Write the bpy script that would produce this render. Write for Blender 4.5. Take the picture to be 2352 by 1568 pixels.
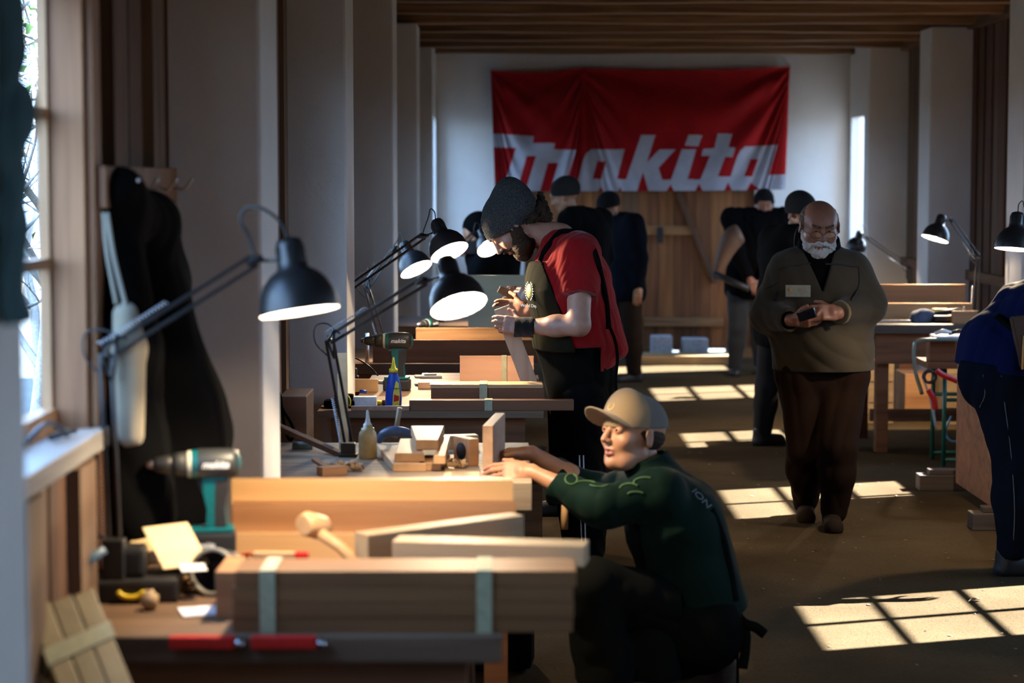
import bpy, bmesh, math, random
import numpy as np
from mathutils import Vector, Matrix, Euler
R = math.radians
sc = bpy.context.scene
COL = sc.collection
for o in list(bpy.data.objects): bpy.data.objects.remove(o)
random.seed(7); rng = np.random.default_rng(7)

# ------------------------------------------------------------------ camera
FPX = 4800.0; CH = 1.8; PITCH = R(4.455); YAW = R(-0.13)
cam = bpy.data.cameras.new('camera'); camo = bpy.data.objects.new('camera', cam); COL.objects.link(camo)
cam.sensor_width = 36; cam.lens = FPX * 36 / 2352
camo.location = (0, 0, CH); camo.rotation_euler = (R(90) - PITCH, 0, YAW)
cam.clip_end = 300; cam.clip_start = 0.05
cam.dof.use_dof = True; cam.dof.focus_distance = 9.3; cam.dof.aperture_fstop = 2.6
sc.camera = camo
CM = Euler((R(90) - PITCH, 0, YAW)).to_matrix()
def ray(px, py): return CM @ Vector(((px - 1176) / FPX, (784 - py) / FPX, -1))
def at(px, py, Y):                       # point of the place seen at a photo pixel, at depth Y
    r = ray(px, py); return Vector((0, 0, CH)) + r * (Y / r.y)
def atz(px, py, z):                      # ... at height z
    r = ray(px, py); return Vector((0, 0, CH)) + r * ((z - CH) / r.z)

# ------------------------------------------------------------------ exposure, world, sun
sc.view_settings.view_transform = 'Standard'; sc.view_settings.look = 'None'
sc.view_settings.gamma = 1; sc.view_settings.use_curve_mapping = False
sc.view_settings.exposure = -0.45
sc.cycles.max_bounces = 8; sc.cycles.diffuse_bounces = 4; sc.cycles.glossy_bounces = 3
sc.cycles.transmission_bounces = 6; sc.cycles.transparent_max_bounces = 8
sc.cycles.caustics_reflective = False; sc.cycles.caustics_refractive = False
sc.cycles.sample_clamp_indirect = 3.0
SKY = 19.0; SUN = 150.0; LAMP = 7.5
w = bpy.data.worlds.new('world'); sc.world = w; w.use_nodes = True
nt = w.node_tree; bg = nt.nodes['Background']
tc = nt.nodes.new('ShaderNodeTexCoord'); sx = nt.nodes.new('ShaderNodeSeparateXYZ'); cr = nt.nodes.new('ShaderNodeValToRGB')
nt.links.new(tc.outputs['Generated'], sx.inputs[0]); nt.links.new(sx.outputs[2], cr.inputs[0])
cr.color_ramp.elements[0].color = (.44, .68, 1, 1); cr.color_ramp.elements[1].color = (.22, .47, 1, 1)
nt.links.new(cr.outputs[0], bg.inputs[0]); bg.inputs[1].default_value = SKY
sl = bpy.data.lights.new('sun', 'SUN'); so = bpy.data.objects.new('sun', sl); COL.objects.link(so)
sl.energy = SUN; sl.angle = R(0.6); sl.color = (.92, .97, 1)
sdir = Vector((-.84, -.29, -.707))
so.rotation_euler = sdir.to_track_quat('-Z', 'Y').to_euler(); so.location = (12, 12, 9)

# ------------------------------------------------------------------ materials
MATS = {}
def nodes(name):
    m = bpy.data.materials.new(name); m.use_nodes = True
    return m, m.node_tree, m.node_tree.nodes['Principled BSDF']
def noise(nt, vec, scale, detail=3, rough=.55, dist=0):
    n = nt.nodes.new('ShaderNodeTexNoise'); n.inputs['Scale'].default_value = scale
    n.inputs['Detail'].default_value = detail; n.inputs['Roughness'].default_value = rough
    n.inputs['Distortion'].default_value = dist
    nt.links.new(vec, n.inputs['Vector']); return n.outputs['Fac']
def ramp(nt, fac, stops):
    r = nt.nodes.new('ShaderNodeValToRGB'); e = r.color_ramp.elements
    while len(e) < len(stops): e.new(.5)
    for k, (p, c) in enumerate(stops): e[k].position = p; e[k].color = (*c, 1)
    nt.links.new(fac, r.inputs[0]); return r.outputs[0]
def bump(nt, b, h, strength=.3, dist=.01):
    n = nt.nodes.new('ShaderNodeBump'); n.inputs['Strength'].default_value = strength; n.inputs['Distance'].default_value = dist
    nt.links.new(h, n.inputs['Height']); nt.links.new(n.outputs[0], b.inputs['Normal'])
def mapping(nt, scale, coord='Object', rnd=True):
    t = nt.nodes.new('ShaderNodeTexCoord'); m = nt.nodes.new('ShaderNodeMapping'); m.inputs['Scale'].default_value = scale
    nt.links.new(t.outputs[coord], m.inputs[0])
    if rnd:
        oi = nt.nodes.new('ShaderNodeObjectInfo'); mu = nt.nodes.new('ShaderNodeMath'); mu.operation = 'MULTIPLY'; mu.inputs[1].default_value = 40
        nt.links.new(oi.outputs['Random'], mu.inputs[0]); cb = nt.nodes.new('ShaderNodeCombineXYZ')
        for k in range(3): nt.links.new(mu.outputs[0], cb.inputs[k])
        nt.links.new(cb.outputs[0], m.inputs['Location'])
    return m.outputs[0]
def plain(name, c, rough=.6, metal=0, spec=.5, nz=0, nscale=60, bmp=0, sheen=0):
    if name in MATS: return MATS[name]
    m, nt, b = nodes(name); b.inputs['Roughness'].default_value = rough; b.inputs['Metallic'].default_value = metal
    b.inputs['Specular IOR Level'].default_value = spec
    if sheen: b.inputs['Sheen Weight'].default_value = sheen
    v = mapping(nt, (1, 1, 1)); f = noise(nt, v, nscale, 4)
    k = nz or .12
    nt.links.new(ramp(nt, f, [(.3, tuple(x * (1 - k) for x in c)), (.7, tuple(min(1, x * (1 + k)) for x in c))]), b.inputs['Base Color'])
    if bmp: bump(nt, b, f, bmp, .004)
    MATS[name] = m; return m
def wood(name, light, dark, axis=0, rough=.55, grain=1.0, var=.25, spec=.4):
    if name in MATS: return MATS[name]
    m, nt, b = nodes(name); b.inputs['Roughness'].default_value = rough; b.inputs['Specular IOR Level'].default_value = spec
    s = [26 * grain] * 3; s[axis] = 1.3
    v = mapping(nt, tuple(s)); f = noise(nt, v, 1.0, 6, .6, .4)
    s2 = [7] * 3; s2[axis] = .5; f2 = noise(nt, mapping(nt, tuple(s2)), 1.2, 2, .5, 1.2)
    mx = nt.nodes.new('ShaderNodeMath'); mx.operation = 'MULTIPLY_ADD'; mx.inputs[1].default_value = .5
    nt.links.new(f, mx.inputs[0]); hf = nt.nodes.new('ShaderNodeMath'); hf.operation = 'MULTIPLY'; hf.inputs[1].default_value = .5
    nt.links.new(f2, hf.inputs[0]); nt.links.new(hf.outputs[0], mx.inputs[2])
    c = ramp(nt, mx.outputs[0], [(.34, dark), (.62, light)])
    oi = nt.nodes.new('ShaderNodeObjectInfo'); mr = nt.nodes.new('ShaderNodeMapRange')
    mr.inputs['To Min'].default_value = 1 - var; mr.inputs['To Max'].default_value = 1 + var * .5
    nt.links.new(oi.outputs['Random'], mr.inputs[0])
    hv = nt.nodes.new('ShaderNodeHueSaturation'); nt.links.new(c, hv.inputs['Color']); nt.links.new(mr.outputs[0], hv.inputs['Value'])
    nt.links.new(hv.outputs[0], b.inputs['Base Color']); bump(nt, b, f, .15, .002)
    MATS[name] = m; return m
def glass(name='window_glass'):
    if name in MATS: return MATS[name]
    m, nt, b = nodes(name); tr = nt.nodes.new('ShaderNodeBsdfTransparent'); gl = nt.nodes.new('ShaderNodeBsdfGlossy')
    gl.inputs['Roughness'].default_value = .02; mx = nt.nodes.new('ShaderNodeMixShader'); mx.inputs[0].default_value = .06
    nt.links.new(tr.outputs[0], mx.inputs[1]); nt.links.new(gl.outputs[0], mx.inputs[2])
    nt.links.new(mx.outputs[0], nt.nodes['Material Output'].inputs[0]); MATS[name] = m; return m
def plaster(name, c):
    m, nt, b = nodes(name); b.inputs['Roughness'].default_value = .85; b.inputs['Specular IOR Level'].default_value = .2
    v = mapping(nt, (1, 1, 1), 'Object', False); f = noise(nt, v, 3, 5, .6); g = noise(nt, v, 45, 6, .7)
    nt.links.new(ramp(nt, f, [(.3, tuple(x * .9 for x in c)), (.7, c)]), b.inputs['Base Color']); bump(nt, b, g, .35, .006)
    MATS[name] = m; return m
PLASTER = plaster('white_plaster', (.76, .73, .70))
OLDWOOD = wood('old_dark_timber', (.13, .060, .026), (.05, .021, .009), 2, .7)
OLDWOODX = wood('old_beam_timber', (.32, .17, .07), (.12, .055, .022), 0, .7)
OLDWOODY = wood('old_wall_plate', (.24, .12, .05), (.09, .04, .016), 1, .7)
CASING = wood('window_casing_pine', (.33, .155, .068), (.16, .065, .026), 2, .55)
DOORWOOD = wood('door_plank_wood', (.23, .088, .028), (.085, .03, .011), 2, .65, .7, .5)
CEDAR = wood('red_cedar_board', (.60, .31, .14), (.38, .17, .07), 0, .5, .8)
PINE = wood('pale_pine_board', (.72, .45, .23), (.57, .33, .15), 0, .5, .8, .18)
WALNUT = wood('brown_board', (.22, .095, .045), (.125, .05, .024), 0, .5)
ASHY = wood('grey_tan_board', (.42, .30, .17), (.30, .21, .115), 0, .55, .9, .15)
BENCHTOP = wood('worn_bench_top', (.20, .12, .07), (.09, .05, .03), 0, .6)
BENCHRED = wood('bench_apron_wood', (.24, .095, .038), (.10, .036, .014), 0, .6)
BLACK = plain('black_lacquer', (.012, .012, .013), .38, 0, .5)
BLACKP = plain('black_plastic', (.016, .016, .017), .5)
BLACKCLOTH = plain('black_cloth', (.003, .003, .0035), .95, 0, .05, .4, 90, .3, 0)
STEEL = plain('brushed_steel', (.6, .6, .62), .3, 1)
WHITEIN = plain('white_enamel', (.85, .85, .83), .4)
TEAL = plain('teal_plastic', (.0, .11, .125), .4)
MASK = plain('masking_tape', (.36, .35, .22), .7)
RED = plain('red_plastic', (.55, .012, .010), .4)
BLUE = plain('blue_plastic', (.012, .06, .42), .35)
YELLOW = plain('yellow_plastic', (.85, .62, .03), .4)
WHITEP = plain('white_paint', (.8, .8, .78), .5)
DIRT = plain('dirt', (.2, .15, .1), .9)

# ------------------------------------------------------------------ mesh helpers
def link(name, me, mats, parent=None, loc=(0, 0, 0), rot=(0, 0, 0), smooth=False):
    o = bpy.data.objects.new(name, me); COL.objects.link(o)
    for m in (mats if isinstance(mats, (list, tuple)) else [mats]): me.materials.append(m)
    o.location = loc; o.rotation_euler = rot
    if parent: o.parent = parent
    if smooth:
        me.polygons.foreach_set('use_smooth', [True] * len(me.polygons))
    return o
def tag(o, label=None, cat=None, group=None, kind=None):
    if label: o['label'] = label
    if cat: o['category'] = cat
    if group: o['group'] = group
    if kind: o['kind'] = kind
    return o
def empty(name, loc, rz=0, label=None, cat=None, group=None):
    o = bpy.data.objects.new(name, None); COL.objects.link(o); o.location = loc; o.rotation_euler = (0, 0, rz) if not isinstance(rz, (tuple, list)) else rz
    o.empty_display_size = .05
    return tag(o, label, cat, group)
class MB:
    def __init__(s): s.bm = bmesh.new()
    def _add(s, vs, fs, mi=0):
        v = [s.bm.verts.new(p) for p in vs]
        for f in fs:
            try:
                g = s.bm.faces.new([v[i] for i in f]); g.material_index = mi
            except ValueError: pass
        return v
    def box(s, a, b, mi=0, bev=0, M=None):
        x0, y0, z0 = a; x1, y1, z1 = b
        vs = [Vector(p) for p in ((x0,y0,z0),(x1,y0,z0),(x1,y1,z0),(x0,y1,z0),(x0,y0,z1),(x1,y0,z1),(x1,y1,z1),(x0,y1,z1))]
        if M is not None: vs = [M @ p for p in vs]
        v = s._add(vs, [(0,3,2,1),(4,5,6,7),(0,1,5,4),(1,2,6,5),(2,3,7,6),(3,0,4,7)], mi)
        if bev:
            es = list({e for q in v for e in q.link_edges})
            bmesh.ops.bevel(s.bm, geom=es, offset=bev, segments=2, profile=.6, affect='EDGES', material=mi)
        return s
    def obox(s, c, h, M, mi=0, bev=0):            # oriented box: centre, half sizes, 3x3 matrix
        T = Matrix.Translation(Vector(c)) @ M.to_4x4()
        return s.box((-h[0],-h[1],-h[2]), h, mi, bev, T)
    def prism(s, poly, y0, y1, mi=0, M=None):      # poly in (x,z), extruded along y
        n = len(poly); vs = [Vector((x, y0, z)) for x, z in poly] + [Vector((x, y1, z)) for x, z in poly]
        if M is not None: vs = [M @ p for p in vs]
        s._add(vs, [tuple(range(n)), tuple(range(2*n-1, n-1, -1))] + [(i, i+n, (i+1)%n+n, (i+1)%n) for i in range(n)], mi); return s
    def tube(s, pts, r, seg=8, mi=0, caps=True):
        pts = [Vector(p) for p in pts]; n = len(pts); rr = r if isinstance(r, (list, tuple)) else [r] * n
        up = None; rings = []
        for i, p in enumerate(pts):
            t = (pts[min(i+1, n-1)] - pts[max(i-1, 0)]).normalized()
            if up is None: up = t.orthogonal().normalized()
            up = (up - t * up.dot(t)).normalized(); q = t.cross(up)
            rings.append([s.bm.verts.new(p + (up * math.cos(a) + q * math.sin(a)) * rr[i]) for a in [2*math.pi*k/seg for k in range(seg)]])
        for i in range(n - 1):
            for k in range(seg):
                f = s.bm.faces.new((rings[i][k], rings[i][(k+1)%seg], rings[i+1][(k+1)%seg], rings[i+1][k])); f.material_index = mi; f.smooth = True
        if caps:
            for rg in (rings[0][::-1], rings[-1]):
                f = s.bm.faces.new(rg); f.material_index = mi
        return s
    def lathe(s, prof, seg=32, mi=0, M=None, caps=False):   # prof: (r,z[,mi]) list
        rings = []
        for p in prof:
            rg = []
            for k in range(seg):
                a = 2*math.pi*k/seg; q = Vector((p[0]*math.cos(a), p[0]*math.sin(a), p[1]))
                rg.append(s.bm.verts.new(M @ q if M is not None else q))
            rings.append(rg)
        for i in range(len(prof)-1):
            m_ = prof[i][2] if len(prof[i]) > 2 else mi
            for k in range(seg):
                f = s.bm.faces.new((rings[i][k], rings[i][(k+1)%seg], rings[i+1][(k+1)%seg], rings[i+1][k])); f.material_index = m_; f.smooth = True
        if caps:
            for rg in (rings[0][::-1], rings[-1]): s.bm.faces.new(rg).material_index = mi
        return s
    def build(s, name, mats, parent=None, loc=(0,0,0), rot=(0,0,0), normals=True, **kw):
        if normals: bmesh.ops.recalc_face_normals(s.bm, faces=s.bm.faces)
        me = bpy.data.meshes.new(name); s.bm.to_mesh(me); s.bm.free()
        return link(name, me, mats, parent, loc, rot, kw.get('smooth', False))
def frame_z(d, up=Vector((0, 1, 0))):     # matrix whose local z points along d
    d = Vector(d).normalized(); return d.to_track_quat('Z', 'Y').to_matrix()
def curve_pts(ps, n=12):                   # Catmull-Rom through points
    ps = [Vector(p) for p in ps]; q = [ps[0]*2-ps[1]] + ps + [ps[-1]*2-ps[-2]]; out = []
    for i in range(1, len(q)-2):
        for k in range(n):
            t = k/n; a, b, c, d = q[i-1], q[i], q[i+1], q[i+2]
            out.append(.5*((2*b)+(c-a)*t+(2*a-5*b+4*c-d)*t*t+(3*b-a-3*c+d)*t**3))
    return out + [ps[-1]]
def struct(mb, name, mats, parent=None, **kw):
    o = mb.build(name, mats, parent, **kw)
    if parent is None: o['kind'] = 'structure'
    return o

def text_mesh(name, body, size, mat, parent, extrude=.0005, shear=0, offset=0, align='LEFT', bold=0):
    fc = bpy.data.curves.new(name, 'FONT'); fc.body = body; fc.size = size; fc.shear = shear; fc.extrude = extrude; fc.offset = offset; fc.align_x = align
    fo = bpy.data.objects.new(name, fc); COL.objects.link(fo); bpy.context.view_layer.update()
    me = bpy.data.meshes.new_from_object(fo.evaluated_get(bpy.context.evaluated_depsgraph_get())); bpy.data.objects.remove(fo)
    me.materials.clear(); return link(name, me, mat, parent)
# ================================================================== the room
XL, XLP, XR, XRP = -1.0, -.71, 3.8, 3.42          # timber wall planes and pillar faces
Y0, Y1, HC = -4.0, 21.0, 3.26
# floor of trodden clay
m, nt, b = nodes('clay_floor'); b.inputs['Roughness'].default_value = .95; b.inputs['Specular IOR Level'].default_value = .06
v = mapping(nt, (1, 1, 1), 'Object', False)
f1 = noise(nt, v, 1.1, 5, .6, .3); f2 = noise(nt, v, 60, 6, .75); f3 = noise(nt, mapping(nt, (8, 14, 1), 'Object', False), 2.2, 5, .7)
c1 = ramp(nt, f1, [(.3, (.050, .031, .013)), (.7, (.085, .058, .028))])
c2 = ramp(nt, f2, [(.30, (.35, .30, .26)), (.46, (1, 1, 1))])
c3 = ramp(nt, f3, [(.26, (.45, .40, .34)), (.36, (1, 1, 1))])
mu = nt.nodes.new('ShaderNodeMix'); mu.data_type = 'RGBA'; mu.blend_type = 'MULTIPLY'; mu.inputs[0].default_value = 1
nt.links.new(c1, mu.inputs[6]); nt.links.new(c2, mu.inputs[7])
mu2 = nt.nodes.new('ShaderNodeMix'); mu2.data_type = 'RGBA'; mu2.blend_type = 'MULTIPLY'; mu2.inputs[0].default_value = 1
nt.links.new(mu.outputs[2], mu2.inputs[6]); nt.links.new(c3, mu2.inputs[7]); nt.links.new(mu2.outputs[2], b.inputs['Base Color'])
ad = nt.nodes.new('ShaderNodeMath'); ad.operation = 'ADD'; nt.links.new(f1, ad.inputs[0]); nt.links.new(f2, ad.inputs[1])
bump(nt, b, ad.outputs[0], .6, .012); FLOORM = m
q = MB(); q.box((XL - .2, Y0, -.1), (XR + .2, Y1 + .2, 0)); struct(q, 'floor', FLOORM)
q = MB(); q.box((-60, -60, -.6), (80, 90, -.12)); struct(q, 'ground_outside', plain('dry_grass_ground', (.05, .055, .05), .9, nz=.3, nscale=3))

WL = [(-1.3, .7), (3.6, 4.93), (7.25, 8.55), (10.75, 12.05), (14.4, 15.7), (17.7, 19.0)]  # first opening, unseen near the camera, added to light the camera-facing pillar faces
WR = [(-.3, .9), (2.8, 3.9), (5.75, 6.85), (8.75, 9.75), (11.85, 12.95), (14.6, 15.65), (17.75, 18.85)]  # first opening, out of view, put in to brighten the near left pillar
ZS, ZH = 1.2, 2.32
PL = [(-2.2, -1.75), (2.62, 3.07), (6.06, 6.50), (9.26, 9.72), (13.1, 13.55), (16.6, 17.05), (19.8, 21.0)]
PR = [(.95, 1.4), (4.2, 4.65), (7.3, 7.75), (10.6, 11.05), (13.9, 14.35), (17.0, 17.45), (19.85, 21.0)]
def wall_with_holes(name, x0, x1, wins, mat, y0=Y0, y1=19.9):
    q = MB(); y = y0
    for (a, c) in wins:
        q.box((x0, y, -.1), (x1, a, HC)); q.box((x0, a, -.1), (x1, c, ZS)); q.box((x0, a, ZH), (x1, c, HC)); y = c
    q.box((x0, y, -.1), (x1, y1, HC)); return struct(q, name, mat)
wall_with_holes('wall_left', XL - .10, XL, WL, OLDWOOD)
wall_with_holes('wall_right', XR, XR + .10, WR, OLDWOOD)
def plank_cover(name, x, side, wins, pil, mats):       # upright boards nailed over the timber wall
    q = MB(); y = Y0; k = 0
    while y < 19.84:
        wd = .14 + .07 * random.random(); y2 = min(y + wd, 19.84); t = .006 + .022 * random.random() + (.02 if k % 3 == 0 else 0)
        segs = [(0.0, HC)]
        for (a, c) in wins:
            if y2 > a - .06 and y < c + .06: segs = [(0.0, ZS - .05), (ZH + .06, HC)]
        for z0, z1 in segs:
            xa, xb = (x, x + t) if side > 0 else (x - t, x)
            q.box((xa, y + .003, z0), (xb, y2 - .003, z1), random.randrange(len(mats)))
        y = y2; k += 1
    return struct(q, name, mats)
W2 = wood('old_timber_greyed', (.165, .098, .055), (.07, .04, .02), 2, .7); W3 = wood('old_timber_red', (.12, .042, .018), (.055, .018, .009), 2, .7)
plank_cover('trim_1', XL, 1, WL, PL, [OLDWOOD, W2, W3]); plank_cover('trim_2', XR, -1, WR, PR, [OLDWOOD, W2, W3])
n = 0
for (a, c) in PL:
    q = MB(); q.box((XL - .01, a, 0), (XLP, c, HC - .24 if c < 20 else HC), bev=.012)
    n += 1; struct(q, 'wall_pillar_%d' % n, PLASTER) if c < 20 else None
    if c >= 20: q.bm.free()
for (a, c) in PR:
    if c >= 20: continue
    q = MB(); q.box((XRP, a, 0), (XR + .01, c, HC - .24), bev=.012); n += 1; struct(q, 'wall_pillar_%d' % n, PLASTER)
# plastered end bays with a window slot each
for k, (xa, xb) in enumerate(((XL - .3, XLP), (XRP, XR + .3))):
    a = 19.85; q = MB(); wy0, wy1 = 20.12, 20.86; zs, zh = 1.12, 2.40
    q.box((xa, a, 0), (xb, a + .1, HC))
    if k: xb = xa + .09
    else: xa = xb - .09
    q.box((xa, a + .1, 0), (xb, wy0, HC)); q.box((xa, wy0, 0), (xb, wy1, zs)); q.box((xa, wy0, zh), (xb, wy1, HC)); q.box((xa, wy1, 0), (xb, Y1 + .3, HC))
    struct(q, 'wall_end_%s' % ('left' if k == 0 else 'right'), PLASTER)
    q = MB(); xg = xb - .03 if k else xa + .03
    q.box((xg - .003, wy0, zs), (xg + .003, wy1, zh)); o = struct(q, 'window_%d' % (20 + k), glass())
# north wall with the plank door opening
dx0, dx1, dz = at(1205, 600, Y1).x, at(1733, 600, Y1).x, 2.05
q = MB(); q.box((XL - .3, Y1, 0), (dx0, Y1 + .3, HC)); q.box((dx1, Y1, 0), (XR + .3, Y1 + .3, HC)); q.box((dx0, Y1, dz), (dx1, Y1 + .3, HC))
struct(q, 'wall_far', PLASTER)
q = MB(); q.box((XL - .3, Y0 - .2, 0), (XR + .3, Y0, HC)); struct(q, 'wall_near', PLASTER)
# plank door
door = empty('door_1', ((dx0 + dx1) / 2, Y1 + .06, 0)); door['kind'] = 'structure'
hw = (dx1 - dx0) / 2; x = -hw; q = MB()
while x < hw - .02:
    x2 = min(x + .15 + .07 * random.random(), hw); q.box((x + .002, -.001 * random.random(), .06 + .03 * random.random()), (x2 - .002, .04, dz), random.randrange(3)); x = x2
q.box((-hw, .04, .09), (hw, .055, dz), 2); q.build('door_planks', [DOORWOOD, wood('door_plank_orange', (.31, .125, .038), (.15, .052, .016), 2, .65, .7, .5), wood('door_plank_dim', (.16, .085, .045), (.075, .034, .017), 2, .65, .7)], door)
def dpt(px, py): p = at(px, py, Y1 + .02); return (p.x - door.location.x, p.z)
a = dpt(1200, 528); c = dpt(1590, 528)
q = MB(); q.box((a[0] + .02, -.035, a[1] - .05), (c[0], 0, a[1] + .04), bev=.004); q.build('door_rail', wood('door_rail_pine', (.32, .15, .055), (.18, .08, .03), 0), door)
a = dpt(1480, 738); c = dpt(1662, 738)
q = MB(); q.box((a[0], -.045, a[1] - .05), (c[0], 0, a[1] + .04), bev=.004); q.build('door_rail', OLDWOODX, door)
a = Vector((dpt(1556, 440)[0], 0, dpt(1556, 440)[1])); c = Vector((dpt(1642, 650)[0], 0, dpt(1642, 650)[1]))
q = MB(); d_ = (c - a); M_ = frame_z(d_); q.obox((a + c) / 2 + Vector((0, -.02, 0)), (.05, .02, d_.length / 2), M_, bev=.003); q.build('door_brace', wood('door_brace_dark', (.13, .06, .03), (.06, .025, .012), 2), door)
a = dpt(1516, 535); q = MB(); q.box((a[0] - .03, -.06, a[1] - .1), (a[0] + .03, -.03, a[1] + .06), bev=.004); q.build('door_hinge', BLACKP, door)
for pa, pb in ((1196, 1542), (1561, 1625), (1668, 1745)):
    q = MB(); q.box((at(pa, 825, Y1).x, Y1 - .0, 0), (at(pb, 825, Y1).x, Y1 + .14, .10)); struct(q, 'trim_%d' % (pa // 10), OLDWOODX)
# wooden step in front of the door
s0 = at(1470, 850, 20.2); s1 = at(1690, 850, 20.2)
q = MB(); q.box((s0.x, 20.15, 0), (s1.x, 20.6, .09), bev=.006); tag(q.build('wooden_step', wood('step_board', (.42, .27, .13), (.25, .15, .07), 0)), 'low pale wooden step board lying in front of the far plank door', 'step')
# ceiling boards + beams
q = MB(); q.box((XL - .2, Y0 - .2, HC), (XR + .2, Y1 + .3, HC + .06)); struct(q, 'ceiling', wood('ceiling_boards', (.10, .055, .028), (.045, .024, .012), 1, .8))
k = 0; y = -3.2
while y < 21:
    q = MB(); nseg = 18; z0 = HC - .23; hwid = .085
    L = XR - XL + .1; vs = []
    for i in range(nseg + 1):
        xx = XL - .05 + L * i / nseg; dz_ = .004 * math.sin(i * .7 + k * 2.1) + random.uniform(-.002, .002); dy_ = random.uniform(-.003, .003)
        vs += [(xx, y - hwid + dy_, z0 + dz_), (xx, y + hwid + dy_, z0 + dz_), (xx, y + hwid, HC), (xx, y - hwid, HC)]
    fs = [(4*i+j, 4*i+(j+1) % 4, 4*i+4+(j+1) % 4, 4*i+4+j) for i in range(nseg) for j in range(4)] + [(0, 1, 2, 3), (4*nseg+3, 4*nseg+2, 4*nseg+1, 4*nseg)]
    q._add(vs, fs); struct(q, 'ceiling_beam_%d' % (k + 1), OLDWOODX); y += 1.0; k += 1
q = MB(); q.box((XR - .09, Y0, HC - .26), (XR + .02, 19.85, HC - .06), bev=.01); struct(q, 'trim_3', OLDWOODY)
q = MB(); q.box((XL - .02, Y0, HC - .26), (XL + .09, 19.85, HC - .06), bev=.01); struct(q, 'trim_4', OLDWOODY)
# rails on the right wall (pegs boards)
q = MB(); q.box((XR - .07, Y0, .98), (XR, 19.85, 1.06), bev=.004); struct(q, 'trim_5', OLDWOODY)
# windows
def window(i, side, a, c, zs=ZS, zh=ZH, lit=False):
    x = XL if side < 0 else XR; s = side                 # outward direction
    e = empty('window_%d' % i, (x, (a + c) / 2, zs)); e['kind'] = 'structure'
    hy = (c - a) / 2; H = zh - zs; t = .035
    q = MB(); xo = s * .098; xi = -s * .01
    X0, X1 = min(xi, xo), max(xi, xo)
    t = .02
    for (ya, yb) in ((-hy, -hy + t), (hy - t, hy)): q.box((X0, ya, 0), (X1, yb, H), bev=.003)
    q.box((X0, -hy, H - t), (X1, hy, H), bev=.003); q.build('window_lining', CASING, e)
    q = MB(); xs0, xs1 = sorted((s * .12, -s * .05)); q.box((xs0, -hy - .03, -.035), (xs1, hy + .03, .012), bev=.004)
    q.build('window_sill', wood('grey_weathered_sill', (.40, .38, .35), (.20, .18, .15), 1, .5), e)
    q = MB(); xc = s * .084; w_ = .014
    q.box((xc - .012, -hy + t, .012), (xc + .012, -hy + t + w_, H - t)); q.box((xc - .012, hy - t - w_, .012), (xc + .012, hy - t, H - t))
    q.box((xc - .02, -hy + t, .012), (xc + .02, hy - t, .06)); q.box((xc - .02, -hy + t, H - t - .05), (xc + .02, hy - t, H - t))
    q.box((xc - .018, -.02, .012), (xc + .018, .02, H - t))
    for z in (H * .36, H * .67): q.box((xc - .015, -hy + t, z - .012), (xc + .015, hy - t, z + .012))
    q.build('window_sash', wood('sash_wood', (.42, .24, .12), (.22, .11, .05), 2), e)
    q = MB(); q.box((xc - .002, -hy + t, .03), (xc + .002, hy - t, H - t)); q.build('window_pane', glass(), e)
    # casing boards on the room side
    q = MB(); xs0, xs1 = sorted((0, -s * .03))
    q.box((xs0, hy, -.02), (xs1, hy + .09, H + .08), bev=.003); q.box((xs0, -hy - .09, -.02), (xs1, -hy, H + .08), bev=.003); q.box((xs0, -hy - .09, H), (xs1, hy + .09, H + .09), bev=.003)
    q.build('window_casing', CASING, e)
    return e
n = 1
for a, c in WL: window(n, -1, a, c); n += 1
for a, c in WR: window(n, 1, a, c); n += 1
# light portals at the window openings only steer sampling of the sky
for side, ws in ((-1, WL), (1, WR)):
    for a, c in ws + [(20.12, 20.86)]:
        l = bpy.data.lights.new('window_portal', 'AREA'); l.shape = 'RECTANGLE'; l.size = c - a; l.size_y = ZH - ZS; l.cycles.is_portal = True
        o = bpy.data.objects.new('window_portal', l); COL.objects.link(o)
        o.location = ((XL - .13) if side < 0 else XR + .13, (a + c) / 2, (ZS + ZH) / 2)
        if c == 20.86: o.location.x = (XLP - .12) if side < 0 else XRP + .12
        o.rotation_euler = Vector((-side, 0, 0)).to_track_quat('-Z', 'Z').to_euler()
        o['kind'] = 'helper'
# trees outside the left windows
BARK = plain('bark', (.42, .38, .33), .9, nz=.3); LEAF = plain('spring_leaves', (.14, .30, .05), .6, nz=.4, nscale=8)
def tree(x, y, h, label):
    e = empty('garden_tree', (x, y, -.12), 0, label, 'tree', 'trees outside the left window'); q = MB(); lf = MB()
    def br(p, d, L, r, dep):
        pts = [p]; 
        for i in range(5):
            d = (d + Vector((random.uniform(-.18, .18), random.uniform(-.18, .18), random.uniform(-.05, .12)))).normalized(); pts.append(pts[-1] + d * L / 5)
        q.tube(pts, [r * (1 - .12 * i) for i in range(6)], 6)
        if dep < 4:
            for i in range(4 if dep else 9):
                k = random.choice(pts[2:]); dd = Vector((random.uniform(-1, 1), random.uniform(-1, 1), random.uniform(.0, .8))).normalized()
                br(k, dd, L * .55, r * .5, dep + 1)
        else:
            for i in range(1 if random.random() < .35 else 0):
                c_ = pts[-1] + Vector((random.uniform(-.15, .15),) * 3); s_ = .05
                lf._add([c_ + Vector((random.uniform(-s_, s_), random.uniform(-s_, s_), random.uniform(-s_, s_))) for _ in range(4)], [(0, 1, 2, 3)])
    br(Vector((0, 0, 0)), Vector((0, 0, 1)), h, .05, 0)
    q.build('trunk', BARK, e); lf.build('leaves', LEAF, e, normals=False)
random.seed(3)
tree(-3.1, 14.0, 2.6, 'middle bare tree outside the nearest left window, between the others'); tree(-2.6, 11.4, 2.2, 'smallest bare tree outside the nearest left window, closest to the wall'); tree(-4.4, 18, 3.4, 'tallest bare tree outside the nearest left window, farthest from the wall')
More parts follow.
